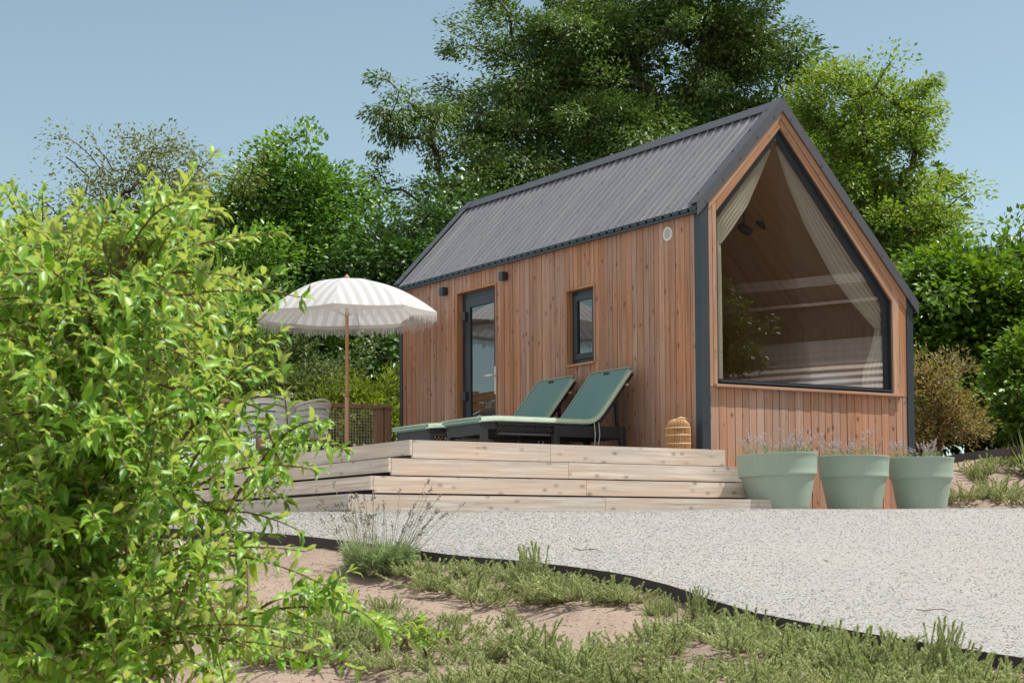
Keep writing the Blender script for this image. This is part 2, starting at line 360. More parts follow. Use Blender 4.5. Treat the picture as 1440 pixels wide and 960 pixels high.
def skeleton(base, trunk, tips, r0=.012, wob=.12, power=.5, seg=6, steps=4):
    """attach every tip to the nearest point of the growing skeleton; returns an MB of tapered limbs"""
    nodes = [np.array(p, float) for p in trunk]; par = [-1]+list(range(len(trunk)-1)); cnt = None
    ctr = nodes[-1]
    order = sorted(range(len(tips)), key=lambda i: np.linalg.norm(tips[i]-ctr))
    arr = np.array(nodes)
    for i in order:
        t = tips[i]; d = np.linalg.norm(arr-t, axis=1)
        up = np.maximum(0, arr[:,2]-t[2])
        j = int(np.argmin(d+up*.8))
        a = arr[j]; prev = j; n = max(2, min(steps, int(d[j]/.25)+1))
        for s in range(1, n+1):
            f = s/n; q = a+(t-a)*f
            if s < n: q = q+RNG.normal(0, wob*d[j]/n, 3)+np.array([0,0,.10*d[j]*math.sin(PI*f)])
            arr = np.vstack([arr, q]); par.append(prev); prev = len(par)-1
    n = len(arr); w = np.zeros(n); ch = np.zeros(n, int)
    for i in range(n-1, -1, -1):
        if ch[i] == 0: w[i] += 1
        if par[i] >= 0: w[par[i]] += w[i]; ch[par[i]] += 1
    r = r0*w**power
    return arr, par, r
def limbs(arr, par, r, mb, seg=6, minr=0):
    for i in range(len(arr)):
        if par[i] >= 0 and r[i] >= minr:
            j = par[i]; ra = min(r[j], r[i]*1.25)
            if np.linalg.norm(arr[i]-arr[j]) > 1e-4: mb.tube([arr[j], arr[i]], [ra, r[i]], seg if r[i] > .02 else 4, False)
def plant(name, label, cat, base, lobes, ncl, nlf, leaf, mat, rc=.5, flat=.6, group=None, r0=.012, trunk_top=None, bark=None, droop=.3, power=.5, shell=.55, shape=T2, part='crown', seed=1, lean=0, updir=.5, bough=1., limb_seg=6):
    """lobes: (px,py,Y,rx,ry[,ry depth]) in photo pixels at depth Y -> ellipsoids; leaves in clumps spread through them"""
    rng = np.random.default_rng(seed); base = np.array(base, float)
    E = []
    for lb in lobes:
        px, py, Y, rx, ry = lb[:5]; c = atY(px, py, Y); k = Y/F; dy = lb[5] if len(lb) > 5 else rx*k*.8
        E.append((c, np.array([rx*k, dy, ry*k])))
    vol = np.array([e[1].prod()**.8 for e in E]); vol /= vol.sum(); tips = []; outw = []
    per = 9                                      # clumps gather on boughs, with gaps between the boughs
    while len(tips) < ncl:
        c, R = E[rng.choice(len(E), p=vol)]; d = nrmz(rng.normal(size=3)+np.array([0,0,.15])); rad = shell+(.98-shell)*rng.random()**.7
        if rng.random() < .2: rad = rng.random()
        bc = c+d*R*rad; br = bough*rc*rng.uniform(1.1,2.1)
        for _ in range(int(per*rng.uniform(.5,1.4))):
            o = rng.normal(size=3)*np.array([1,1,.55])*br*.62; tips.append(bc+o); outw.append(nrmz(d+o/br*.8))
    tips = tips[:ncl]; outw = outw[:ncl]
    tips = np.array(tips); outw = np.array(outw)
    root = empty(name, base, 0, label, cat, group)
    top = np.array(trunk_top if trunk_top is not None else E[0][0])
    tr = [base+(top-base)*f+np.array([math.sin(f*5+seed)*.04, 0, 0])*np.linalg.norm(top-base)*.25 for f in np.linspace(0, 1, 7)]
    tr[0] = base
    allt = [t for t in tips]
    arr, par, r = skeleton(base, tr, allt, r0, .12, power)
    mb = MB(); limbs(arr-base, par, r, mb, limb_seg); mb.build('trunk', bark or M['bark'], root, smooth=True)
    # leaves
    n = ncl*nlf; ci = np.repeat(np.arange(ncl), nlf); sz = rc*(.6+.8*rng.random(ncl))
    off = rng.normal(size=(n,3)); off = nrmz(off)*(rng.random((n,1))**.45); off[:,2] *= flat
    pos = tips[ci]+off*sz[ci][:,None]
    o2 = nrmz(off*np.array([1,1,.6])+outw[ci]*.6+rng.normal(0,.35,(n,3))); o2[:,2] -= droop*rng.random(n)*1.6
    nr = nrmz(rng.normal(0,.48,(n,3))+np.array([.12,0,updir+.45])+off*.45)
    L = leaf[0]*(.65+.7*rng.random(n)); W = L*leaf[1]
    leaves(part, pos-base, o2, nr, L, W, mat, root, shape)
    return root

# ------------------------------------------------------------------ terrain
def sstep(x, a, b): t = np.clip((x-a)/(b-a), 0, 1); return t*t*(3-2*t)
def gravel_z(x, y):
    k = .29-.15*(11.9-y); m = .29+.002*(y-11.9); d = .06
    z = .5*(k+m-np.sqrt((k-m)**2+d*d))+.0            # smooth min
    return z+.012
EDGE_PX = [(-300,735),(150,742),(300,748),(430,757),(520,766),(640,782),(720,790),(800,800),(880,812),(950,829),(1000,847),(1060,864),(1150,880),(1300,905),(1440,928),(1700,965),(2100,1010)]
ED = []
for px, py in EDGE_PX:
    r = ray(px, py); t = 9.
    for _ in range(60):
        P = r*t; t += -(P[2]-float(gravel_z(P[0],P[1])))/(r[2]-.15*r[1])*.7
    ED.append((r*t)[:2])
ED = np.array(ED); ED = np.vstack([[-14, ED[0,1]+.25], ED, [14, ED[-1,1]-.6]])
def edge_y(x): return np.interp(x, ED[:,0], ED[:,1])
def fold(x, y):
    return .035*np.sin(2.1*x+.9*y)*np.sin(1.7*y-.6*x+1)+.022*np.sin(5.3*x-3.1*y+.5)+.014*np.sin(9.7*x+6.3*y)+.008*np.sin(17*x-13*y)
def ground_z(x, y):
    x = np.asarray(x, float); y = np.asarray(y, float)
    ye = edge_y(x); d = ye-y
    bank = gravel_z(x, ye)-.045-.20*np.clip(d, 0, 6)-.035*sstep(d, 0, .5)+fold(x, y)*sstep(d, .05, .8)
    bank = np.where(d > 5, bank+0*.1, bank)
    back = gravel_z(x, y)-.035
    v = (x-C0[0])*BX[0]+(y-C0[1])*BX[1]; u = (x-C0[0])*AX[0]+(y-C0[1])*AX[1]
    rise = .66*sstep(v, 2.3, 3.3)*sstep(u, -1.2, .7)
    back = back+rise+.03*np.sin(3*x+2*y)*sstep(rise, .05, .3)+.35*sstep(y, 21, 30)+1.2*sstep(y, 40, 120)
    z = np.where(d > 0, bank, back)
    return z
def on_ground(px, py):
    r = ray(px, py); t = np.linspace(3, 40, 4000); P = r[None]*t[:,None]; g = ground_z(P[:,0], P[:,1]); i = int(np.argmax(P[:,2] < g)) if (P[:,2] < g).any() else -1
    return np.array([P[i,0], P[i,1], g[i]])
gx = np.concatenate([-np.geomspace(260, 9, 26), np.arange(-8.5, 8.6, .075), np.geomspace(9, 260, 26)])
gy = np.concatenate([-np.geomspace(40, 2, 8), np.arange(-1, 5, .25), np.arange(5, 13, .06), np.arange(13, 20.5, .15), np.geomspace(21, 320, 34)])
GX, GY = np.meshgrid(gx, gy); GZ = ground_z(GX, GY)
nx, ny = len(gx), len(gy); idx = np.arange(nx*ny).reshape(ny, nx)
quads = np.stack([idx[:-1,:-1], idx[:-1,1:], idx[1:,1:], idx[1:,:-1]], -1).reshape(-1,4)
tag(mesh_np('ground', np.stack([GX,GY,GZ],-1).reshape(-1,3), [quads], M['ground'], None, True), kind='structure')
# gravel sheet
sx_ = np.arange(-13.5, 13.6, .1); tt = np.linspace(0, 1, 90)
RX = np.repeat(sx_[None], len(tt), 0); RY = edge_y(RX)+(16.6-edge_y(RX))*tt[:,None]**1.0
RZ = gravel_z(RX, RY)+.006*np.sin(3.1*RX+1.7*RY)*np.sin(2.3*RY-1.1*RX)
idx = np.arange(RX.size).reshape(RX.shape)
quads = np.stack([idx[:-1,:-1], idx[:-1,1:], idx[1:,1:], idx[1:,:-1]], -1).reshape(-1,4)
tag(mesh_np('gravel_yard', np.stack([RX,RY,RZ],-1).reshape(-1,3), [quads], M['gravel'], None, True), kind='structure')
# loose stones lying on the sheet (near half)
def stones(n):
    x = RNG.uniform(-2.6, 5.2, n); ye = edge_y(x); y = ye+.03+(12.2-ye)*RNG.random(n)**1.25
    z = gravel_z(x, y)+.006*np.sin(3.1*x+1.7*y)*np.sin(2.3*y-1.1*x)
    s = RNG.uniform(.0025, .006, n)
    oc = np.array([(1,0,0),(-1,0,0),(0,1,0),(0,-1,0),(0,0,1),(0,0,-1)], float)
    fc = np.array([(0,2,4),(2,1,4),(1,3,4),(3,0,4),(2,0,5),(1,2,5),(3,1,5),(0,3,5)])
    V = oc[None]*RNG.uniform(.6,1.3,(n,6,1))+RNG.normal(0,.22,(n,6,3)); a = RNG.uniform(0,2*PI,n); c, sn = np.cos(a), np.sin(a)
    X = V[...,0]*c[:,None]-V[...,1]*sn[:,None]; Y = V[...,0]*sn[:,None]+V[...,1]*c[:,None]
    V = np.stack([X,Y,V[...,2]*.42],-1)*s[:,None,None]+np.stack([x,y,z+s*.12],-1)[:,None,:]
    f = (fc[None]+(np.arange(n)*6)[:,None,None]).reshape(-1,3)
    o = mesh_np('loose_gravel', V.reshape(-1,3), [f], M['stone'], None, True)
    tag(o, 'loose pale gravel stones scattered over the drive', 'gravel', None, 'stuff')
stones(60000)
def litter(n):
    x = RNG.uniform(-2.6, 4.6, n); ye = edge_y(x); y = ye-.04-RNG.random(n)**.8*2.9; on = RNG.random(n) < .05; y = np.where(on, ye+.02+RNG.random(n)**2*2.5, y); z = np.where(on, gravel_z(x, y)+.008, ground_z(x, y)+.003)
    a = RNG.uniform(0,2*PI,n); ax = np.stack([np.cos(a),np.sin(a),RNG.normal(0,.25,n)],-1)
    o = leaves('leaf_litter', np.stack([x,y,z],-1), ax, np.array([0,0,1.])+RNG.normal(0,.35,(n,3)), .008+.03*RNG.random(n)**3, .003+.006*RNG.random(n), M['litter'], None, T2)
    tag(o, 'dry leaf bits and twigs scattered over the soil bank', 'litter', None, 'stuff')
litter(9000)
# edging strip
e = MB(); xs = np.arange(-5, 7.5, .08); top = []
P = [(x, float(edge_y(x)), float(gravel_z(x, edge_y(x)))) for x in xs]
for i in range(len(P)-1):
    a, b = P[i], P[i+1]; w1 = .012+.006*math.sin(3*a[0]); w2 = .012+.006*math.sin(3*b[0])
    V = [(a[0],a[1]-.022-w1*.3,a[2]-.16),(b[0],b[1]-.022-w2*.3,b[2]-.16),(b[0],b[1]+.002,b[2]-.16),(a[0],a[1]+.002,a[2]-.16),
         (a[0],a[1]-.02,a[2]+w1),(b[0],b[1]-.02,b[2]+w2),(b[0],b[1]+.002,b[2]+w2),(a[0],a[1]+.002,a[2]+w1)]
    e.add(V, [(4,5,6,7),(0,1,5,4),(2,3,7,6)])
tag(e.build('garden_edging', M['edge']), 'thin dark edging strip curving between the gravel drive and planted bank', 'edging')

# ------------------------------------------------------------------ the cabin
DECK = .893; HL, HW = 5.65, 2.58; RV, RZT, SL = .953, 4.163, 1.06
cab = hthing('cabin', 1.29, 2.8, .28, 'small larch-clad cabin with steep dark metal roof and big pentagonal gable window', 'cabin')
def roofz(v): return RZT-SL*abs(v-RV)
def clad(mb, Mf, a0, a1, z0, zt, wd, th=.022, opens=(), gap=.0065, jit=.005, vary=.22):
    a = a0
    while a < a1-1e-4:
        b = min(a1, a+wd*random.uniform(1-vary, 1+vary))
        if a1-b < wd*.4: b = a1
        dj = random.uniform(0, jit); pieces = [(a, b, z0, None)]
        for oa0, oa1, oz0, oz1 in opens:
            if b > oa0+1e-4 and a < oa1-1e-4:
                pieces = [(a,b,z0,oz0),(a,b,oz1,None)]
                if a < oa0: pieces.append((a,oa0,oz0,oz1))
                if b > oa1: pieces.append((oa1,b,oz0,oz1))
        for p, q, za, zb in pieces:
            p2, q2 = p+gap/2, q-gap/2
            if q2-p2 < .004: continue
            t0 = zb if zb is not None else zt(p2); t1 = zb if zb is not None else zt(q2)
            if min(t0,t1) <= za: continue
            off = (random.uniform(0,50), random.uniform(0,50), random.uniform(0,50))
            V = []; G = []
            for d in (dj, th):
                for aa, zz in ((p2,za),(q2,za),(q2,t1),(p2,t0)):
                    V.append(Mf(aa,zz,d)); G.append((aa+off[0], d+off[1], zz+off[2]))
            mb.hexa(V, G)
        a = b
ML = lambda a, z, d: (d, a, z)                  # long wall: a = u, depth into the house = +v
MG = lambda a, z, d: (a, d, z)                  # gable: a = v, depth = +u
DO = (3.52, 4.33, DECK-.1, 2.858); WO = (1.685, 2.155, 1.87, 2.605)
m = MB(); clad(m, ML, .085, 5.62, .42, lambda a: 3.13, .083, opens=[DO, WO]); m.build('long_wall', M['clad'], cab)
m = MB(); m.box((.024,.03,.42),(.03,5.62,DECK-.1)); m.box((.024,.03,2.9),(.03,5.62,3.11)); m.box((.024,.03,DECK-.1),(.03,1.68,2.9)); m.box((.024,2.16,DECK-.1),(.03,3.515,2.9)); m.box((.024,4.335,DECK-.1),(.03,5.62,2.9)); m.box((.024,1.68,DECK-.1),(.03,2.16,1.865)); m.box((.024,1.68,2.61),(.03,2.16,2.9))
m.build('wall_membrane', M['black'], cab)
m = MB(); clad(m, lambda a,z,d: (HW-d, a, z), .05, 5.6, .42, lambda a: 2.42, .095); m.build('rear_long_wall', M['clad'], cab)
m = MB(); clad(m, lambda a,z,d: (a, HL-d, z), .05, 2.53, .42, lambda a: roofz(a)-.09, .095); m.build('back_gable_wall', M['clad'], cab)
# front gable
OV, OZ, OS = .945, 3.93, 1.11
OP = [(.175,1.512),(2.32,1.512),(2.32,OZ-OS*(2.32-OV)),(OV,OZ),(.175,OZ-OS*(OV-.175))]
m = MB(); clad(m, MG, .085, 2.50, .40, lambda a: 1.485, .092, vary=.12)
m.build('gable_wall', M['clad'], cab)
m = MB()
lc = math.cos(math.atan(SL)); ls = math.sin(math.atan(SL))
def ozl(v): return OZ-OS*abs(v-OV)
for a0,a1,dd in ((.085,.128,-.003),(.131,.174,-.006),(2.321,2.405,-.006),(2.409,2.50,-.003)):
    m.prism([(a0,1.487),(a1,1.487),(a1,roofz(a1)-.155),(a0,roofz(a0)-.155)], dd, .02, MG, (0,1))
for v0, v1, sg in ((.085,RV-.002,1),(RV+.002,2.50,-1)):     # two boards follow the slope between roof and window
    mid = lambda v: (roofz(v)-.06)*.5+(ozl(v))*.5
    vo0, vo1 = max(v0,.176), min(v1,2.319)
    m.prism([(v0,roofz(v0)-.05),(v1,roofz(v1)-.05),(v1,mid(v1)+.002),(v0,mid(v0)+.002)], -.012, .0175, MG, (lc,sg*ls))
    q0, q1 = (vo0, OV-.001) if sg > 0 else (OV+.001, vo1)
    m.prism([(q0,mid(q0)-.002),(q1,mid(q1)-.002),(q1,ozl(q1)+.001),(q0,ozl(q0)+.001)], -.008, .0165, MG, (lc,sg*ls))
m.prism([(.13,1.485),(2.42,1.485),(2.42,1.510),(.13,1.510)], -.045, .02, MG, (1,0))
m.build('gable_trim', M['trim'], cab, bevel=.002)
gw = MB(); 
op2 = inset(OP, .012); op3 = inset(OP, .055)
gw.ring(OP, op2, .021, .11, MG); gw.ring(op2, op3, .05, .10, MG)
fr = gw.build('gable_window', M['frame'], cab)
m = MB(); m.prism(inset(OP,.05), .066, .072, MG); m.build('pane', M['glass'], fr)
m = MB(); m.prism([(.2,1.53),(2.28,1.53),(2.28,1.545),(.2,1.545)], -.02, .049, MG); m.build('sill', M['anthracite'], fr)
# reveal lining of the gable window in pale wood
m = MB()
for (a, b) in ((OP[0],OP[4]),(OP[4],OP[3])):
    pass
# interior shell
def shell_lining():
    m = MB(); clad(m, lambda a,z,d: (.12+d, a, z), .16, 5.5, DECK, lambda a: 3.08, 1.2, .018, [DO, WO], .003, 0); 
    clad(m, lambda a,z,d: (HW-.12-d, a, z), .16, 5.5, DECK, lambda a: 2.30, 1.2, .018, (), .003, 0)
    for s, v0, v1 in ((1,.10,RV),(-1,RV,2.48)):
        for u0 in np.arange(.14, 5.5, 1.22):
            u1 = min(5.55, u0+1.217)
            P = [(v0, roofz(v0)-.30),(v1, roofz(v1)-.30),(v1, roofz(v1)-.28),(v0, roofz(v0)-.28)]
            m.prism(P, u0, u1, MG, (lc, s*ls))
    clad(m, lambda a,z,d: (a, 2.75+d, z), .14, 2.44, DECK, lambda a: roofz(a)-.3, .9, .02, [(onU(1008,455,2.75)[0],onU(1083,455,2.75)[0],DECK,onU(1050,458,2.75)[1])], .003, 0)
    m.box((.12,.16,DECK-.06),(2.46,5.5,DECK-.002), 1)
    m.build('interior_lining', M['ply'], cab)
shell_lining()
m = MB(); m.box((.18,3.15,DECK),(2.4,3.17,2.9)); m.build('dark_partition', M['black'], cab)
# roof
def sheet(v0, v1, u0, u1, pitch=.128):
    """trapezoidal sheet from eave v0 to ridge v1"""
    prof = []; u = u0
    while u < u1-1e-3:
        for du, h in ((0,0),(.080,0),(.088,.011),(.108,.011),(.116,0)):
            if u+du <= u1: prof.append((u+du, h))
        u += pitch
    prof.append((u1, 0)); sgn = 1 if v0 < v1 else -1; n = np.array([-ls*sgn, lc])
    m = MB(); V = []
    for v in (v0, v1):
        for off in (0, -.0015):
            for uu, h in prof: V.append((v+n[0]*(h+off), uu, roofz(v)+n[1]*(h+off)))
    k = len(prof); Fs = []
    for i in range(k-1):
        Fs += [(i,i+1,2*k+i+1,2*k+i),(k+i+1,k+i,3*k+i,3*k+i+1),(i+1,i,k+i,k+i+1)]
    m.add(V, Fs)
    for f in (.06,.36,.66,.94):                    # fixing screws on every third rib
        v = v0+(v1-v0)*f
        for uu in np.arange(u0+.097, u1-.05, pitch*3):
            q = (v+n[0]*.013, uu, roofz(v)+n[1]*.013); m.box((q[0]-.007,q[1]-.007,q[2]-.006),(q[0]+.007,q[1]+.007,q[2]+.006))
    return m
rf = sheet(-.055, RV-.004, -.026, HL+.05).build('roof', M['roof'], cab)
sheet(HW+.055, RV+.004, -.026, HL+.05).build('far_slope', M['roof'], rf)
m = MB()   # structural roof edge under the sheets
for v0, v1 in ((-.02,RV-.003),(RV+.003,HW+.02)):
    m.prism([(v0,roofz(v0)-.060),(v1,roofz(v1)-.060),(v1,roofz(v1)-.006),(v0,roofz(v0)-.006)], -.022, HL+.03, MG)
m.build('roof_deck', M['anthracite'], rf)
m = MB()
def ridge_prof(w, off): return [(RV-w, roofz(RV-w)+.022/lc+off), (RV, RZT+.022/lc+off+.004), (RV+w, roofz(RV+w)+.022/lc+off)]
a = ridge_prof(.09, .004); b = ridge_prof(.09, .001)
m.prism(a+b[::-1], -.033, HL+.07, MG)
for uu in np.arange(.05, HL, .128):              # closures under the cap
    m.box((RV-.096, uu+.002, roofz(RV-.096)), (RV-.088, uu+.04, roofz(RV-.092)+.026), 1)
m.build('ridge_cap', M['flash'], rf)
def barge(u_out, u_in, nm):
    m = MB()
    for v0, v1, s in ((-.062, RV, 1), (RV, HW+.062, -1)):
        up = .03/lc
        sg = 1 if u_in > u_out else -1
        m.prism([(v0,roofz(v0)+up+.003),(v1,roofz(v1)+up+.003),(v1,roofz(v1)+up-.001),(v0,roofz(v0)+up-.001)], u_out, u_out+.15*sg, MG)
        m.prism([(v0,roofz(v0)+up-.0012),(v1,roofz(v1)+up-.0012),(v1,roofz(v1)-.078),(v0,roofz(v0)-.078)], u_out, u_out+.004*sg, MG)
        for q in np.linspace(v0+.1, v1-.1, 5):
            for f in (0,1):
                c = (q, u_out+.0, roofz(q)-.04) if f else (q, u_out+.11*sg, roofz(q)+up+.004)
                if f: m.box((c[0]-.008,c[1]-.004,c[2]-.008),(c[0]+.008,c[1]+.004,c[2]+.008))
                else: m.box((c[0]-.008,c[1]-.008,c[2]-.004),(c[0]+.008,c[1]+.008,c[2]+.006))
    return m.build(nm, M['flash'], rf)
barge(-.036, 0, 'barge_flashing'); barge(HL+.075, HL+.074, 'barge_flashing')
# eave trim with the folded closures under every rib
m = MB(); ez = roofz(-.04)
m.box((-.060,-.03,ez-.070),(-.022,HL+.05,ez-.050), 1)
for i, uu in enumerate(np.arange(-.03, HL, .128)): m.box((-.064, uu+.012, ez-.046), (-.0565, uu+.108, ez-.012), 1)
m.box((-.03,-.025,ez-.05),(-.0215,HL+.04,ez-.001), 1)
m.build('eave_trim', M['anthracite'], rf)
m = MB(); ez2 = roofz(HW+.04); m.box((HW+.022,-.03,ez2-.085),(HW+.046,HL+.05,ez2-.006), 1); m.build('eave_trim', M['anthracite'], rf)
# corner flashings
def corner(v0, v1, u0, u1, vs, us, zt, nm='corner_flashing'):
    m = MB(); m.box((min(v0,v1),us-.0,.36),(max(v0,v1),us+.004,zt)); m.box((vs,min(u0,u1),.36),(vs+.004,max(u0,u1),zt))
    for z in np.arange(.6, zt, .55):
        m.box((sum((v0,v1))/2-.006,us-.003,z),(sum((v0,v1))/2+.006,us,z+.012))
    m.build(nm, M['anthracite'], cab)
corner(-.010,.083,-.006,.083,-.010,-.010,3.12); corner(2.502,2.586,-.006,.08,2.584,-.010,2.44)
corner(-.010,.05,5.60,5.66,-.010,5.658,3.1); corner(2.53,2.586,5.6,5.66,2.584,5.658,2.44)
# door
def ybox(mb, u0, u1, z0, z1, d0, d1, along=2): mb.box((d0,u0,z0),(d1,u1,z1), along)
m = MB()
for (u0,u1,z0,z1) in ((3.50,3.52,DECK,2.876),(4.33,4.35,DECK,2.876)): ybox(m, u0,u1,z0,z1,-.012,.118)
ybox(m, 3.52,4.33,2.858,2.876,-.012,.118,1); m.build('door_surround', M['trim'], cab)
m = MB()
ybox(m,3.522,3.572,DECK,2.856,.06,.115); ybox(m,4.232,4.328,DECK,2.856,.06,.115); ybox(m,3.572,4.232,2.80,2.856,.06,.115,1)
dr = m.build('door', M['frame'], cab)
m = MB()
ybox(m,3.575,3.640,DECK+.02,2.797,.045,.10); ybox(m,4.145,4.229,DECK+.02,2.797,.045,.10); ybox(m,3.64,4.145,2.69,2.797,.045,.10,1); ybox(m,3.64,4.145,DECK+.02,DECK+.15,.045,.10,1)
m.build('leaf_frame', M['frame'], dr, bevel=.004)
m = MB(); ybox(m,3.635,4.15,DECK+.14,2.70,.062,.07); m.build('pane', M['glassd'], dr)
for z in (2.55, 1.25+.42):
    m = MB(); ybox(m,4.205,4.265,z,z+.10,.012,.045); m.build('hinge', M['frame'], dr, bevel=.006)
m = MB(); ybox(m,3.592,3.622,1.70,1.995,.036,.045)
m.tube([(.036,3.607,1.90),(-.005,3.607,1.90),(-.012,3.63,1.90),(-.012,3.73,1.902)], .011, 8); m.build('handle', M['white'], dr, smooth='auto')
# small window
m = MB()
ybox(m,1.665,1.685,1.85,2.625,-.012,.118); ybox(m,2.155,2.175,1.85,2.625,-.012,.118); ybox(m,1.685,2.155,2.605,2.625,-.012,.118,1); ybox(m,1.685,2.155,1.85,1.87,-.02,.118,1)
m.build('window_surround', M['trim'], cab)
m = MB()
PW = [(1.687,1.872),(2.153,1.872),(2.153,2.603),(1.687,2.603)]
m.ring(PW, inset(PW,.045), .06, .118, ML); m.ring(inset(PW,.047), inset(PW,.10), .042, .10, ML)
wn = m.build('window', M['frame'], cab)
m = MB(); m.prism(inset(PW,.095), .06, .068, ML); m.build('pane', M['glassd'], wn)
# wall lamps, vent, spots
for u in (4.575, 3.311):
    m = MB(); ybox(m, u-.038,u+.038,2.868,2.96,-.075,-.012); ybox(m,u-.03,u+.03,2.88,2.95,-.012,.0); m.build('wall_lamp', M['frame'], cab, bevel=.003)
m = MB(); c = (0,.476,2.928)
for r0, r1 in ((.050,.064),):
    n = 28
    po = [(c[1]+r1*math.cos(2*PI*k/n), c[2]+r1*math.sin(2*PI*k/n)) for k in range(n)]; pi_ = [(c[1]+r0*math.cos(2*PI*k/n), c[2]+r0*math.sin(2*PI*k/n)) for k in range(n)]
    m.ring(po, pi_, -.014, .0, ML)
for k in range(-4,5):
    z = k*.0105; hw = math.sqrt(max(0,.05**2-z*z))
    m.bar((-.006,c[1]-hw,c[2]+z),(-.006,c[1]+hw,c[2]+z),.010,.003,(.6,0,1))
vt = m.build('vent', M['white'], cab)
m = MB(); m.prism([(c[1]+.05*math.cos(2*PI*k/20), c[2]+.05*math.sin(2*PI*k/20)) for k in range(20)], -.002, .0, ML); m.build('vent_backing', M['edge'], vt)
for px, py in ((1047,322),(1073,315)):
    v, z = onU(px, py, 1.0); zc = min(roofz(v)-.31, z+.16)
    m = MB(); m.tube([(v,1.0,zc),(v,1.0,z)], .012, 8)
    m.tube([(v-.06,.98,z+.02),(v-.02,.99,z),(v+.06,1.0,z-.025)], .045, 14); m.build('spotlight', M['black'], cab, smooth='auto')
# curtains (hang inside the gable window)
def curtain(inner, outer, tail, label, nm='curtain'):
    u0 = .125; n = 26; k = 22
    I = np.array([onU(*p, u0) for p in inner]); O = np.array([onU(*p, u0) for p in outer])
    def res(P, n):
        d = np.concatenate([[0], np.cumsum(np.linalg.norm(np.diff(P,axis=0),axis=1))]); t = np.linspace(0,d[-1],n); return np.stack([np.interp(t,d,P[:,0]),np.interp(t,d,P[:,1])],-1)
    I, O = res(I,n), res(O,n)
    if tail:
        T0 = res(np.array([onU(*p,u0) for p in tail[0]]),14); T1 = res(np.array([onU(*p,u0) for p in tail[1]]),14)
        I = np.vstack([I,T0]); O = np.vstack([O,T1])
    V = []; 
    for i in range(len(I)):
        w = np.linalg.norm(O[i]-I[i])
        for j in range(k*3):
            f = j/(k*3-1); p = I[i]+(O[i]-I[i])*f
            V.append((p[0], u0+min(.024,w*.12)*math.sin(f*2*PI*6+.8*math.sin(i*.15))+.01*math.sin(f*37), p[1]))
    K = k*3; V = np.array(V); idx = np.arange(len(V)).reshape(len(I),K)
    q = np.stack([idx[:-1,:-1], idx[:-1,1:], idx[1:,1:], idx[1:,:-1]], -1).reshape(-1,4)
    base = V[:,0].mean(), u0, V[:,2].min()
    t = hthing(nm, base[0], base[1], base[2], label, 'curtain')
    o = mesh_np('fabric', V-np.array(base), [q], M['curtain'], t, True)
    return t
tc = curtain([(1092,208),(1108,255),(1135,318),(1172,388),(1205,432),(1232,462)], [(1092,205),(1150,288),(1205,368),(1248,432),(1250,448),(1250,463)], ([(1232,462),(1226,490),(1215,520),(1212,549)], [(1250,463),(1250,490),(1251,520),(1252,551)]), 'long linen curtain tied back at the right of the gable window')
m = MB(); tv, tz = onU(1241,462,.125); m.lathe([(.045,-.02),(.05,0),(.045,.02)], (tv,.127,tz), 16); m.build('tie_back', M['curtain'], tc, smooth=True)
curtain([(1083,212),(1068,250),(1050,292),(1030,322),(1012,345)], [(1081,210),(1050,250),(1020,290),(1004,312),(1003,345)], ([(1013,345),(1014,400),(1015,470),(1016,537)], [(1003,345),(1003,400),(1003,470),(1003,537)]), 'linen curtain drawn aside at the left of the gable window')
# bed and pillow behind the gable window
b = hthing('bed', 1.5, 1.0, DECK, 'low bed with grey bedding just inside the gable window', 'bed')
m = MB(); m.box((.95,.32,DECK),(2.36,2.4,1.22)); m.build('bed_base', M['ply'], b)
m = MB(); m.box((.96,.34,1.222),(2.35,2.38,1.40)); m.build('mattress', M['bedding'], b, bevel=.04)
def pillow(v, u, z, a, b_, h, label):
    t = hthing('pillow', v, u, z, label, 'pillow'); n = 14; V = []; Fs = []
    for s in (1,-1):
        for i in range(n+1):
            for j in range(n+1):
                x, y = -1+2*i/n, -1+2*j/n; hh = h*((1-x**4)*(1-y**4))**.5; V.append((v+x*a, u+y*b_, z+h+s*hh))
    K = (n+1)**2
    for i in range(n):
        for j in range(n):
            q = i*(n+1)+j; Fs += [(q,q+1,q+n+2,q+n+1),(K+q+1,K+q,K+q+n+1,K+q+n+2)]
    m = MB(); m.add(V, Fs); m.build('cushion', M['bedding'], t, smooth=True); return t
pillow(1.98, .50, 1.402, .36, .20, .16, 'plump blue-grey pillow lying on the bed behind the window')

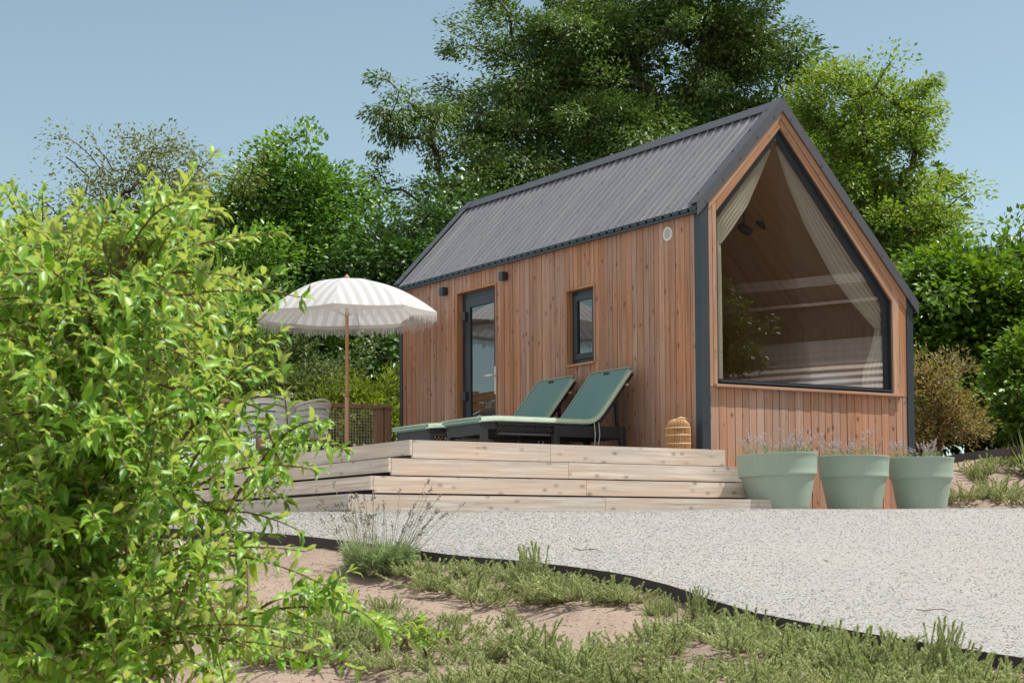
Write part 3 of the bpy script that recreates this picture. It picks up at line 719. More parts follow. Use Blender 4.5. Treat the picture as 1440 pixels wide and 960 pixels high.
# ------------------------------------------------------------------ deck and steps
dk = hthing('timber_deck', -1.6, 2.5, .28, 'raised larch deck with four wrap-around steps of pale weathered boards', 'deck')
m = MB(); v = -3.15
while v < -.03:
    w = min(.14, -.015-v); m.box((v,-.33,DECK-.028),(v+w-.005,6.15,DECK), 1); v += .14
m.build('decking', M['step'], dk)
m = MB(); m.box((-3.11,-.28,.30),(-.05,6.1,DECK-.03)); m.build('substructure', M['black'], dk)
steps = [(DECK,-.33,-3.15,-.04,[(772,)],0), (.728,-.635,-3.50,-.02,[(797,)],1), (.577,-.92,-3.80,-.01,[(822,)],2), (.430,-1.21,-4.13,-.01,[(848,)],3)]
for i, (z, u, vl, vr, jn, k) in enumerate(steps):
    zb = (.728,.577,.430,.27)[i]+.025; ub = 6.1
    joint = [onU(jn[0][0], 660, u)[0]]
    st = None
    if i:   # treads
        pu, pv = steps[i-1][1], steps[i-1][2]
        m = MB(); m.box((vl,u+.001,z-.032),(vr,u+.145,z-.001), 0); m.box((vl+.15,u+.150,z-.032),(vr,pu+.03,z-.001), 0)
        m.box((vl,u+.15,z-.032),(vl+.145,5.2,z-.001), 1); m.box((vl+.15,pu+.035,z-.032),(pv+.03,5.2,z-.001), 1)
        st = m.build('step', M['step'], dk)
    else:
        m = MB(); m.box((vl-.001,u-.002,z-.03),(vr,u+.02,z-.0295), 0); st = m.build('step', M['step'], dk)
    edges = [vl, joint[0], vr]
    for a, b in zip(edges[:-1], edges[1:]):
        mm = MB(); mm.box((a+.0015,u-.027,zb),(b-.0015,u,z+.001), 0)
        for q in (a+.07, b-.07):                  # screw heads
            for zz in (zb+.035, z-.035): mm.box((q-.0035,u-.0278,zz-.0035),(q+.0035,u-.0268,zz+.0035))
        mm.build('riser_board', M['step'], st, bevel=.0025)
    ue = 2.1+.45*i
    for a, b in ((u, ue), (ue, 5.3)):
        mm = MB(); mm.box((vl-.027,a-.026 if a == u else a+.003,zb+.022),(vl,b,z+.001), 1); mm.build('side_board', M['step'], st, bevel=.0025)
    mm = MB(); mm.box((vr+.0005,u,zb),(vr+.025,.0 if i else -.01,z-.002), 1); mm.build('end_board', M['step'], st)
m = MB()
for vv in np.arange(-4.0, -.1, .9): m.box((vv,-1.16,.25),(vv+.05,-.3,.40), 1)
m.build('bearer', M['black'], dk)

# ------------------------------------------------------------------ loungers
LX = dict(f=-1.76, h=-.20, b=-.53)
def lounger(u0, u1):
    L0 = hthing('sun_lounger', -.98, (u0+u1)/2, DECK, '', 'sun lounger', 'sun loungers on the deck')
    L0['label'] = 'near sun lounger with teal cushion, closest to the cabin corner'
    m = MB(); zt = DECK+.275
    for uu in (u0+.005, u1-.045):
        m.box((LX['f'],uu,zt-.05),(-1.62,uu+.04,zt), 0); m.box((-1.60,uu,zt-.018),(-1.0,uu+.04,zt), 0); m.box((-1.60,uu,zt-.11),(-1.0,uu+.04,zt-.095), 0)
        m.box((-.99,uu,zt-.11),(LX['h'],uu+.04,zt), 0)
    m.box((LX['f'],u0+.05,zt-.11),(LX['f']+.04,u1-.05,zt), 1); m.box((LX['h']-.04,u0+.05,zt-.11),(LX['h'],u1-.05,zt-.02), 1)
    for q in np.arange(LX['f']+.12, LX['b'], .09): m.box((q,u0+.047,zt-.03),(q+.05,u1-.047,zt-.008), 1)
    m.build('frame', M['resin'], L0, bevel=.004)
    for uu in (u0+.015, u1-.04):                  # diamond lattice in the side panel
        m = MB()
        for q in np.arange(-1.64, -1.0, .036):
            for s in (1,-1):
                a, b = (q, zt-.097), (q+.078, zt-.016)
                if s < 0: a, b = (q+.078, zt-.097), (q, zt-.016)
                if min(a[0],b[0]) < -1.62 or max(a[0],b[0]) > -.985: continue
                m.bar((a[0],uu+(.012 if s > 0 else .018),a[1]),(b[0],uu+(.012 if s > 0 else .018),b[1]),.006,.010,(0,0,1))
        m.build('lattice_panel', M['resin'], L0)
    for x in (LX['f'], -1.0, LX['h']-.06):
        for uu in (u0, u1-.055):
            m = MB(); m.box((x,uu,DECK+.0005),(x+.06,uu+.055,zt-.004)); m.build('leg', M['resin'], L0, bevel=.006)
    for uu in (u0+.01, u1-.04):                   # curved foot rail
        m = MB(); m.tube([(-.50,uu+.015,DECK+.10),(-.44,uu+.015,DECK+.05),(-.35,uu+.015,DECK+.03),(-.26,uu+.015,DECK+.06)], .014, 8); m.build('foot_rail', M['resin'], L0, smooth=True)
    # backrest
    p0, p1 = Vector((LX['b'],0,zt+.0)), Vector((-.115,0,zt+.52))
    m = MB(); d = (p1-p0).normalized(); nn = Vector((d.z,0,-d.x))
    for uu in (u0+.03, u1-.07):
        a = p0+Vector((0,uu+.02,0))+nn*.018; b = p1+Vector((0,uu+.02,0))+nn*.018; m.bar(a,b,.04,.035,nn)
    for f in np.linspace(.06,.97,8):
        q = p0+(p1-p0)*f+nn*.012; m.bar((q.x,u0+.07,q.z),(q.x,u1-.07,q.z),.05,.014,nn)
    bk = m.build('backrest', M['resin'], L0)
    for uu in (u0+.06, u1-.06):
        m = MB(); q = p0+(p1-p0)*.55+nn*.03; m.bar((q.x,uu,q.z),(-.255,uu,zt-.06),.022,.03,(1,0,0)); m.build('prop', M['resin'], bk)
    m = MB(); q = p0+(p1-p0)*.8+nn*.03; m.bar((q.x-.01,u0-.005,q.z),(q.x-.01,u0+.04,q.z),.02,.02); m.build('knob', M['wickerp'], bk)
    # cushion: a padded slab swept along seat and backrest
    path = [(LX['f']-.05,zt+.012),(LX['f']+.15,zt+.03),(-1.3,zt+.03),(-.9,zt+.03),(LX['b']-.12,zt+.03),(LX['b']-.04,zt+.037),(LX['b']+.015,zt+.075)]
    a0 = p0-nn*.03
    for f in (.18,.35,.55,.75,.92,1.02): path.append((a0.x+(p1-p0).x*f, a0.z+(p1-p0).z*f))
    P = np.array(path); dd = np.concatenate([[0],np.cumsum(np.linalg.norm(np.diff(P,axis=0),axis=1))]); ts = np.linspace(0,dd[-1],60)
    P = np.stack([np.interp(ts,dd,P[:,0]),np.interp(ts,dd,P[:,1])],-1)
    for _ in range(3): P[1:-1] = (P[:-2]+2*P[1:-1]+P[2:])/4
    sec = [(-1,-.3),(-1,.2),(-.97,.75),(-.85,1),(-.5,1.12),(-.15,1.16),(.15,1.16),(.5,1.12),(.85,1),(.97,.75),(1,.2),(1,-.3),(.95,-.9),(.5,-1),(-.5,-1),(-.95,-.9)]
    hw = (u1-u0)/2+.008; uc = (u0+u1)/2; V = []; E0 = []; E1 = []
    for i, p in enumerate(P):
        t = P[min(i+1,59)]-P[max(i-1,0)]; t /= np.linalg.norm(t); n = np.array([-t[1],t[0]])
        th = .026*(1 if 0 < i < 59 else .35)*(1+.05*math.sin(i*.9)); ed = 1 if 1 < i < 58 else .97
        for a, b in sec: V.append((p[0]+n[0]*b*th, uc+a*hw*ed, p[1]+n[1]*b*th))
        E0.append((p[0]+n[0]*.024, uc-hw*.965, p[1]+n[1]*.024)); E1.append((p[0]+n[0]*.024, uc+hw*.965, p[1]+n[1]*.024))
    K = len(sec); Fs = [(i*K+j, i*K+(j+1)%K, (i+1)*K+(j+1)%K, (i+1)*K+j) for i in range(59) for j in range(K)]+[tuple(range(K-1,-1,-1)), tuple(range(59*K,60*K))]
    m = MB(); m.add(V, Fs); cu = m.build('cushion', M['cushion'], L0, smooth=True)
    bd = MB()
    for sg in (-1, 1):
        W0 = []
        for i, p in enumerate(P[1:-1], 1):
            t = P[i+1]-P[i-1]; t /= np.linalg.norm(t); n = np.array([-t[1],t[0]])
            for b_ in (-.7,-.3,.35,.8): W0.append((p[0]+n[0]*b_*.0265, uc+sg*(hw+.0035)*(1 if abs(b_) < .5 else .985), p[1]+n[1]*b_*.0265))
        K4 = 4; nn_ = len(W0)//4
        bd.add(W0+[(x, y-sg*.004, z) for x,y,z in W0], [f for i in range(nn_-1) for j in range(3) for f in ((i*4+j,i*4+j+1,i*4+5+j,i*4+4+j),)])
    bd.add([(P[0][0]-.003, uc-hw*.96, P[0][1]-.006),(P[0][0]-.003, uc+hw*.96, P[0][1]-.006),(P[0][0]+.012, uc+hw*.96, P[0][1]+.022),(P[0][0]+.012, uc-hw*.96, P[0][1]+.022)], [(0,1,2,3)])
    bd.build('border', M['border'], cu, smooth=True)
    m = MB(); m.tube(E0, .005, 6); m.tube(E1, .005, 6); m.tube([E0[0],E1[0]], .005, 6); m.tube([E0[-1],E1[-1]], .005, 6)
    m.tube([(p[0], uc-hw-.002, p[1]-.012) for p in P], .0075, 6)
    m.build('piping', M['piping'], cu, smooth=True)
    m = MB()
    for q in (0,.05): m.tube([(LX['b']+q-.04,u0-.012,zt+.03),(LX['b']+q-.035,u0-.02,zt-.08),(LX['b']+q*.8-.04,u0-.014,zt-.21)], .005, 6)
    m.build('tie', M['piping'], cu)
    m = MB(); q = p0+(p1-p0)*.93-nn*.06; m.tube([(q.x,uc-.04,q.z),(q.x-.012,uc-.03,q.z+.008),(q.x-.012,uc+.03,q.z+.008),(q.x,uc+.04,q.z)], .007, 6); m.build('carry_loop', M['black'], cu)
    return L0
l1 = lounger(.89, 1.53)
l2 = copy_tree(l1); l2['label'] = 'far sun lounger with teal cushion, between the near lounger and the cabin door'
l2.location = world(-.98, (.89+1.53)/2+.955, DECK)

# ------------------------------------------------------------------ rattan lantern
lv, lu = -.20, .10
lt = hthing('lantern', lv, lu, DECK, 'round rattan lantern with slatted sides standing by the cabin corner', 'lantern')
prof = [(.092,0),(.106,.03),(.109,.13),(.107,.205),(.096,.25),(.068,.28),(.02,.292)]
m = MB()
for k in range(46):
    th = 2*PI*k/46+random.uniform(-.02,.02); m.tube([(lv+r*math.cos(th), lu+r*math.sin(th), DECK+z+.004) for r,z in prof], .0036, 4)
cg = m.build('cage', M['wicker'], lt, smooth=True)
m = MB()
for r, z in ((.094,.006),(.1105,.07),(.1115,.145),(.1085,.21)): m.tube([(lv+r*math.cos(2*PI*k/24), lu+r*math.sin(2*PI*k/24), DECK+z+.004) for k in range(25)], .0055, 5)
m.build('hoop', M['wickerp'], cg, smooth=True)
m = MB(); m.tube([(lv-.04,lu-.03,DECK+.292),(lv+.0,lu-.04,DECK+.305),(lv+.06,lu-.03,DECK+.300),(lv+.15,lu-.02,DECK+.285)], .008, 6); m.build('handle', M['wickerp'], lt, smooth=True)
m = MB(); m.lathe([(.05,.006),(.055,.02),(.055,.17),(.05,.18),(.04,.18)], (lv,lu,DECK), 20); m.build('candle_holder', M['rail'], lt, smooth=True)

# ------------------------------------------------------------------ parasol
pv, pu = -1.17, 4.71
ps = hthing('parasol', pv, pu, DECK, 'white and beige striped parasol with cotton fringe on a wooden pole', 'parasol')
ZR, ZT, RR = 2.60, 2.985, .98
TILT = Matrix.Rotation(-.02, 3, 'Y')
def cano(r, th): 
    f = r/RR; z = ZR+(ZT-ZR)*(1-f**2.1); return Vector((r*math.cos(th), r*math.sin(th), z-ZR))
V = []; G = []; Fs = []; NR, NA = 14, 10; fr = MB(); ribs = []
def put(q): q = TILT@Vector(q); return (pv+q.x, pu+q.y, ZR+q.z)
T0 = .18
for k in range(8):
    t0, t1 = T0+2*PI*k/8, T0+2*PI*(k+1)/8; n0 = len(V)
    for i in range(NR+1):
        r = max(.012, RR*i/NR); a, b = cano(r,t0), cano(r,t1)
        for j in range(NA+1):
            f = j/NA; q = a.lerp(b,f); q.z -= .05*(i/NR)**2*math.sin(PI*f)*.35
            bulge = 1+.035*math.sin(PI*f)*(i/NR); q.x *= bulge; q.y *= bulge
            V.append(put(q)); G.append(((f-.5)*(a-b).length, k, r))
    for i in range(NR):
        for j in range(NA):
            s = n0+i*(NA+1)+j; Fs.append((s, s+NA+1, s+NA+2, s+1))
    # valance band and tassels
    base = n0+NR*(NA+1)
    E = [Vector(V[base+j]) for j in range(NA+1)]
    def ept(f): x = f*NA; j = min(NA-1,int(x)); return E[j].lerp(E[j+1], x-j)
    for j in range(NA):
        a, b = E[j], E[j+1]; o = Vector((0,0,.04)); fr.add([a,b,b-o,a-o], [(0,1,2,3)])
    nT = 74
    for j in range(nT):
        a = ept((j+.12)/nT)-Vector((0,0,.036)); b = ept((j+.80)/nT)-Vector((0,0,.036)); h = random.uniform(.055,.10)*(1+.15*math.sin(j*.35+k)); sw = Vector((random.uniform(-.006,.006),random.uniform(-.006,.006),-h)); mid = (a+b)/2
        fr.add([a,b,b.lerp(mid,.3)+sw,a.lerp(mid,.3)+sw], [(0,1,2,3)])
    ribs.append([put(cano(r,t0)+Vector((0,0,-.014))) for r in np.linspace(.05,RR,8)])
m = MB(); m.add(V, Fs, G); cn = m.build('canopy', M['canopy'], ps, smooth='auto')
fr.build('fringe', M['fringe'], cn)
for rb in ribs:
    m = MB(); m.tube(rb, .006, 6); a = rb[4]; m.tube([a,(pv,pu,ZR-.02)], .005, 6); m.build('rib', M['white'], ps, smooth=True)
m = MB(); m.tube([(pv,pu,1.66),(pv,pu,ZT+.02)], .0185, 12); m.build('pole', M['pole'], ps, smooth='auto')
m = MB(); m.tube([(pv,pu,DECK+.06),(pv,pu,1.66)], .022, 12); m.tube([(pv,pu,1.60),(pv,pu,1.70)], .026, 12); m.build('lower_pole', M['pole'], ps, smooth='auto')
m = MB(); m.tube([(pv-.02,pu-.03,1.72),(pv-.06,pu-.05,1.72)], .016, 8); m.build('knob', M['pole'], ps, smooth='auto')
m = MB(); m.lathe([(.0,ZT+.01),(.03,ZT+.012),(.028,ZT+.03),(.012,ZT+.04),(.010,ZT+.05),(0,ZT+.055)], (pv,pu,0), 14); m.build('finial', M['pole'], ps, smooth=True)
m = MB(); m.lathe([(.24,DECK+.0005),(.24,DECK+.04),(.20,DECK+.06),(.04,DECK+.07),(.035,DECK+.30),(.024,DECK+.30)], (pv,pu,0), 28); m.build('base', M['black'], ps, smooth='auto')

# ------------------------------------------------------------------ railing with net
ru = 6.02
rl = hthing('railing', -1.55, ru, DECK, 'timber railing filled with square rope netting along the far end of the deck', 'railing')
m = MB(); m.box((-3.16,ru-.06,1.705),(.055,ru+.06,1.75), 0); m.build('top_rail', M['rail'], rl, bevel=.004)
for v in (-3.10,-1.6,-.10,.005):
    m = MB(); m.box((v-.045,ru-.045,DECK+.0005),(v+.045,ru+.045,1.7045)); m.build('post', M['rail'], rl, bevel=.003)
m = MB()
for a, b in ((-3.05,-1.65),(-1.55,-.15)):
    for v in np.arange(a, b, .036): m.bar((v,ru+random.uniform(-.004,.004),DECK+.02),(v+random.uniform(-.004,.004),ru,1.70),.0045,.0045)
    for z in np.arange(DECK+.03, 1.70, .036): m.bar((a-.01,ru,z),(b+.01,ru,z+random.uniform(-.004,.004)),.0045,.0045)
m.build('net', M['net'], rl)
# small metal cup on the railing
cv = onU(403,556,ru)[0]
cp = hthing('cup', cv, ru, 1.7505, 'small metal cup standing on the top rail', 'cup')
m = MB(); m.lathe([(.0,1.7506),(.035,1.7506),(.040,1.80),(.052,1.86),(.055,1.862),(.046,1.858),(.036,1.80),(.03,1.765),(0,1.765)], (cv,ru,0), 20); m.build('body', M['steel'], cp, smooth='auto')
m = MB(); m.tube([(cv+.045,ru,1.845),(cv+.075,ru-.01,1.835),(cv+.07,ru-.01,1.80),(cv+.042,ru,1.795)], .006, 8); m.build('handle', M['steel'], cp, smooth=True)

# ------------------------------------------------------------------ garden chairs
def chair(cv, cu, rz, label, first=None):
    t = first and copy_tree(first)
    if t: t.location = world(cv, cu, DECK); t.rotation_euler.z = PSI+rz; t['label'] = label; return t
    t = empty('garden_chair', world(cv,cu,DECK), PSI+rz, label, 'garden chair', 'white garden chairs by the railing')
    R = .34
    def arc(z, r, a0=-1.9, a1=1.9, n=18): return [(r*math.sin(a0+(a1-a0)*i/n), r*math.cos(a0+(a1-a0)*i/n)*.9, z) for i in range(n+1)]
    m = MB(); top = [(x,y,z+.14*max(0,math.cos(math.atan2(x,y)))) for x,y,z in arc(.70,R)]
    m.tube(top, .012, 8); m.tube(arc(.42,R*.86), .012, 8); m.build('frame', M['white'], t, (0,0,0), smooth=True)
    m = MB()
    for k in range(5):
        z0 = .44+.056*k
        lo = [(x*(.87+.025*k),y*(.87+.025*k),z0+ .02*k*max(0,math.cos(math.atan2(x,y)))) for x,y,_ in arc(0,R)]
        hi = [(x*1.02,y*1.02,z+.0535+.006*max(0,math.cos(math.atan2(x,y)))) for x,y,z in lo]
        n = len(lo); m.add(lo+hi+[(x*.985,y*.985,z) for x,y,z in lo+hi], [(i,i+1,n+i+1,n+i) for i in range(n-1)]+[(2*n+i+1,2*n+i,3*n+i,3*n+i+1) for i in range(n-1)]+[(n+i,n+i+1,3*n+i+1,3*n+i) for i in range(n-1)])
    m.build('back_webbing', M['chair'], t, (0,0,0), smooth=True)
    m = MB(); m.lathe([(0,.395),(.27,.395),(.29,.41),(.29,.43),(.25,.445),(0,.44)], (0,0,0), 24); m.build('seat', M['chair'], t, (0,0,0), smooth='auto')
    for a in (.7,2.3,3.9,5.5):
        m = MB(); m.tube([(.25*math.cos(a),.25*math.sin(a),.40),(.30*math.cos(a),.30*math.sin(a),.0005)], [.014,.010], 8); m.build('leg', M['white'], t, (0,0,0), smooth=True)
    return t
P_ = atY(372,600,19.6); cvv, cuu = to_local(P_[0],P_[1])
ch1 = chair(cvv, cuu, 2.7, 'white garden chair with a rounded webbing back, facing the railing')
P_ = atY(425,600,20.2); cvv, cuu = to_local(P_[0],P_[1])
chair(cvv, cuu, 3.6, 'pale garden chair half hidden behind the rounded white one', ch1)

# ------------------------------------------------------------------ pots with lavender
def pot(px, Y, R, zb, lean, label, first=None):
    P = atY(px, 700, Y); zb = float(gravel_z(P[0],P[1]))-.004
    if first: t = copy_tree(first)
    else:
        t = empty('plant_pot', P, 0, label, 'plant pot', 'sage green plant pots'); H = .515
        pr = [(0,0),(.66,0),(.70,.012),(.75,.10),(.82,.22),(.885,.34),(.90,.358),(.945,.366),(.958,.376),(.95,.388),(.957,.44),(.972,.50),(.985,.545),(1.0,.555),(1.0,.57),(.97,.572),(.945,.565),(.90,.50),(.0,.50)]
        m = MB(); m.lathe([(r*.33,z*H/.57) for r,z in pr], (0,0,0), 64); m.build('body', M['pot'], t, (0,0,0), smooth='auto')
        m = MB(); n = 24; V = [(0,0,.465)]; Fs = []
        for i, r in enumerate((.12,.22,.295)):
            for k in range(n): V.append((r*math.cos(2*PI*k/n), r*math.sin(2*PI*k/n), .46+random.uniform(-.006,.012)))
        Fs = [(0,1+k,1+(k+1)%n) for k in range(n)]+[(1+i*n+k,1+(i+1)*n+k,1+(i+1)*n+(k+1)%n,1+i*n+(k+1)%n) for i in range(2) for k in range(n)]
        m.add(V, Fs); m.build('soil', M['soil'], t, (0,0,0), smooth=True)
    t.location = (P[0],P[1],zb); t.scale = (R/.33,R/.33,1); t.rotation_euler = (0,lean,random.uniform(0,3)) if not lean else (0,lean,0); t['label'] = label
    return t, Vector((P[0],P[1],zb))
p1, c1 = pot(1096, 15.05, .343, 0, -.035, 'widest sage green pot, right beside the steps')
p2, c2 = pot(1201, 15.5, .312, 0, 0, 'sage green pot in the middle of the three', p1)
p3, c3 = pot(1296, 15.85, .290, 0, 0, 'narrowest sage green pot, beside the planted soil bank', p1)
def lavender(loc, n, hgt, spread, lean, label, name='lavender', mats=('lavleaf','lavflower'), leafn=40, rbase=.2, group=None, leaflen=.05, seed=1, spike=.05, nfl=20):
    rng = np.random.default_rng(seed); t = empty(name, loc, 0, label, 'lavender', group)
    m = MB(); fp = []; fa = []; lp = []; la = []
    for i in range(n):
        a = rng.uniform(0,2*PI); rb = rbase*math.sqrt(rng.random())
        b = np.array([rb*math.cos(a), rb*math.sin(a), 0]); h = hgt*rng.uniform(.55,1.1)
        d = np.array([math.cos(a)*spread*rng.uniform(.3,1.2)+lean[0], math.sin(a)*spread*rng.uniform(.3,1.2)+lean[1], 1]); d /= np.linalg.norm(d)
        bend = rng.normal(0,.08,3)*h; pts = [b+d*h*f+bend*f*f for f in np.linspace(0,1,5)]
        m.tube(pts, [.0022,.002,.0018,.0016,.0014], 3, False)
        e = pts[-1]; dd = pts[-1]-pts[-2]; dd /= np.linalg.norm(dd)
        for k in range(nfl):
            f = rng.random(); fp.append(e-dd*spike*(1-f)+rng.normal(0,.0035,3)); fa.append(dd+rng.normal(0,.8,3))
    m.build("stem", M["lavstem"], t, (0,0,0))
    N = len(fp); leaves('blossom', np.array(fp), np.array(fa), rng.normal(size=(N,3)), .013*(.7+.6*rng.random(N)), .008, M[mats[1]], t, T2)
    for i in range(leafn):
        a = rng.uniform(0,2*PI); rb = rbase*math.sqrt(rng.random()); d = np.array([math.cos(a)*.6, math.sin(a)*.6, rng.uniform(.3,1.1)]); h = leaflen*rng.uniform(1.0,2.2)
        for f in np.linspace(.1,1,9):
            for s in range(3): lp.append(np.array([rb*math.cos(a),rb*math.sin(a),0])+d*h*f); la.append(d*.8+rng.normal(0,.6,3))
    N = len(lp); leaves('leaf', np.array(lp), np.array(la), rng.normal(size=(N,3))+np.array([0,0,.5]), leaflen*(.5+.6*rng.random(N)), .005, M[mats[0]], t, TN)
    return t
lavender(c1+Vector((.0,0,.46)), 80, .25, .6, (0,0), 'lavender in the widest pot beside the steps', rbase=.25, seed=3)
lavender(c2+Vector((-.02,0,.46)), 60, .26, .65, (-.25,0), 'lavender in the middle sage green pot', rbase=.2, seed=4)
lavender(c3+Vector((-.05,0,.46)), 46, .23, .65, (-.35,0), 'lavender in the narrowest pot, leaning left', rbase=.18, seed=5)

# ------------------------------------------------------------------ rosemary and lavender on the bank
def rosemary_mesh(seed, nsp, R, H, up=.35):
    rng = np.random.default_rng(seed); lp = []; la = []; ln = []; mb = MB()
    for i in range(nsp):
        a = rng.uniform(0,2*PI); el = rng.uniform(.12,1.35) if rng.random() > up else rng.uniform(1.0,1.5)
        L = (.35+1.0*rng.random()**1.5)*(1.1 if el > 1. else 1); d = np.array([math.cos(a)*math.cos(el)*R*.55, math.sin(a)*math.cos(el)*R*.55, math.sin(el)*H*.8])*L
        a2 = a+rng.normal(0,.9); b = np.array([math.cos(a2),math.sin(a2),0])*R*.8*math.sqrt(rng.random())
        curve = np.array([rng.normal(0,.055),rng.normal(0,.055),.45*H*(1-math.sin(el))]); n = int(12+np.linalg.norm(d)/.0036)
        pts = [b+d*f+curve*f*f for f in np.linspace(0,1,6)]; mb.tube(pts, [.0035,.003,.0028,.0024,.002,.0015], 3, False)
        tip = nrmz(d+2*curve)
        for f in np.linspace(.15,1,n):
            p = b+d*f+curve*f*f; 
            for s in range(3 if f < .9 else 5): lp.append(p); q = rng.normal(size=3); q -= tip*(q@tip); la.append(nrmz(q)*1.0+tip*(.35+.9*f)); ln.append(.0265*(1.05-.45*f)*rng.uniform(.7,1.1))
    lp, la, ln = np.array(lp), np.array(la), np.array(ln)
    return lp, la, ln, mb
def rosemary_proto(seed, nsp, R, H, up):
    lp, la, ln, mb = rosemary_mesh(seed, nsp, R, H, up); rng = np.random.default_rng(seed)
    t = empty('rosemary', (0,0,0), 0, '', 'rosemary', 'rosemary clumps on the bank')
    mb.build('stem', M['barkl'], t, (0,0,0)); leaves('needles', lp, la, rng.normal(size=lp.shape)+np.array([0,0,1.2]), ln, .0038+.0*ln, M['rosemary'], t, TN)
    return t
RP = [rosemary_proto(21,105,.25,.16,.3), rosemary_proto(22,90,.21,.19,.4), rosemary_proto(23,125,.30,.15,.25), rosemary_proto(24,55,.15,.27,.7)]
used = [False]*4
spots = [ # px, py (foot of the clump), scale, which, label
 (590,806,.8,0,'rosemary clump right behind the grassy lavender'),(640,828,.95,2,None),(690,846,.85,0,None),(742,828,.8,3,'upright rosemary sprigs poking over the edging strip'),(770,848,.9,1,None),
 (828,846,1.,2,None),(880,846,.7,0,'rosemary clump at the bend of the edging strip'),
 (470,885,.9,0,'rosemary clump under the tips of the leafy bush'),(425,912,1.,2,None),(515,912,.75,1,None),(480,850,.5,3,None),
 (625,905,.85,2,None),(672,925,.8,0,None),(735,918,.95,1,None),(700,962,.9,2,None),(600,975,.65,0,None),(775,968,1.,0,None),(810,930,.8,2,None),
 (865,962,1.05,2,None),(905,922,.8,0,None),(955,893,.85,2,None),(985,868,.5,3,None),(950,968,.9,1,None),(1035,893,.8,1,None),(1085,918,.95,2,None),
 (1010,985,.9,0,None),(1090,970,.85,1,None),(1140,930,.9,0,None),(1160,980,1.,2,None),(1205,928,.85,2,None),(1230,975,.95,0,None),(1268,940,.8,1,None),(1300,980,.95,2,None),(1335,952,.7,3,None),(1385,975,.95,1,None),(1440,982,.95,2,'rosemary clump in the bottom right corner'),
 (540,862,.55,1,None),(455,930,.9,0,None),(560,940,.8,2,None),(720,882,.45,3,None),(650,985,.9,0,None),(850,990,1.,2,None),(1050,950,.8,0,None),(1190,950,.8,1,None),(1340,985,.9,0,None),
 (668,806,.55,0,None),(715,812,.5,1,None),(792,822,.6,0,None),(845,830,.55,2,None),(930,862,.5,1,None),(1015,880,.5,0,None),(1060,890,.5,2,None),(1110,905,.55,0,None),(1180,915,.5,1,None),(1300,940,.5,0,None),(640,872,.35,0,None),(452,862,.7,1,None),(500,888,.8,0,None),(410,885,.8,2,None),(562,880,.55,2,None),(390,930,.9,0,None)]
for px, py, sc, w, lab in spots:
    g = on_ground(px, py)
    t = RP[w] if not used[w] else copy_tree(RP[w]); used[w] = True
    t.location = (g[0], g[1], g[2]-.01); t.rotation_euler = (-.12, 0, random.uniform(0,6.28)); s = sc*random.uniform(.85,1.1)*.92; t.scale = (s, s, s*random.uniform(.85,1.15))
    side = 'low grey-green rosemary clump among others on the sloping bank'
    t['label'] = lab or side
g = on_ground(532, 801)
lavender(Vector(g), 70, .46, .75, (.15,-.1), 'tall lavender clump with dry spikes beside the edging strip', mats=('lavleaf','lavdry'), leafn=260, rbase=.13, leaflen=.07, seed=8, spike=.04, nfl=14)

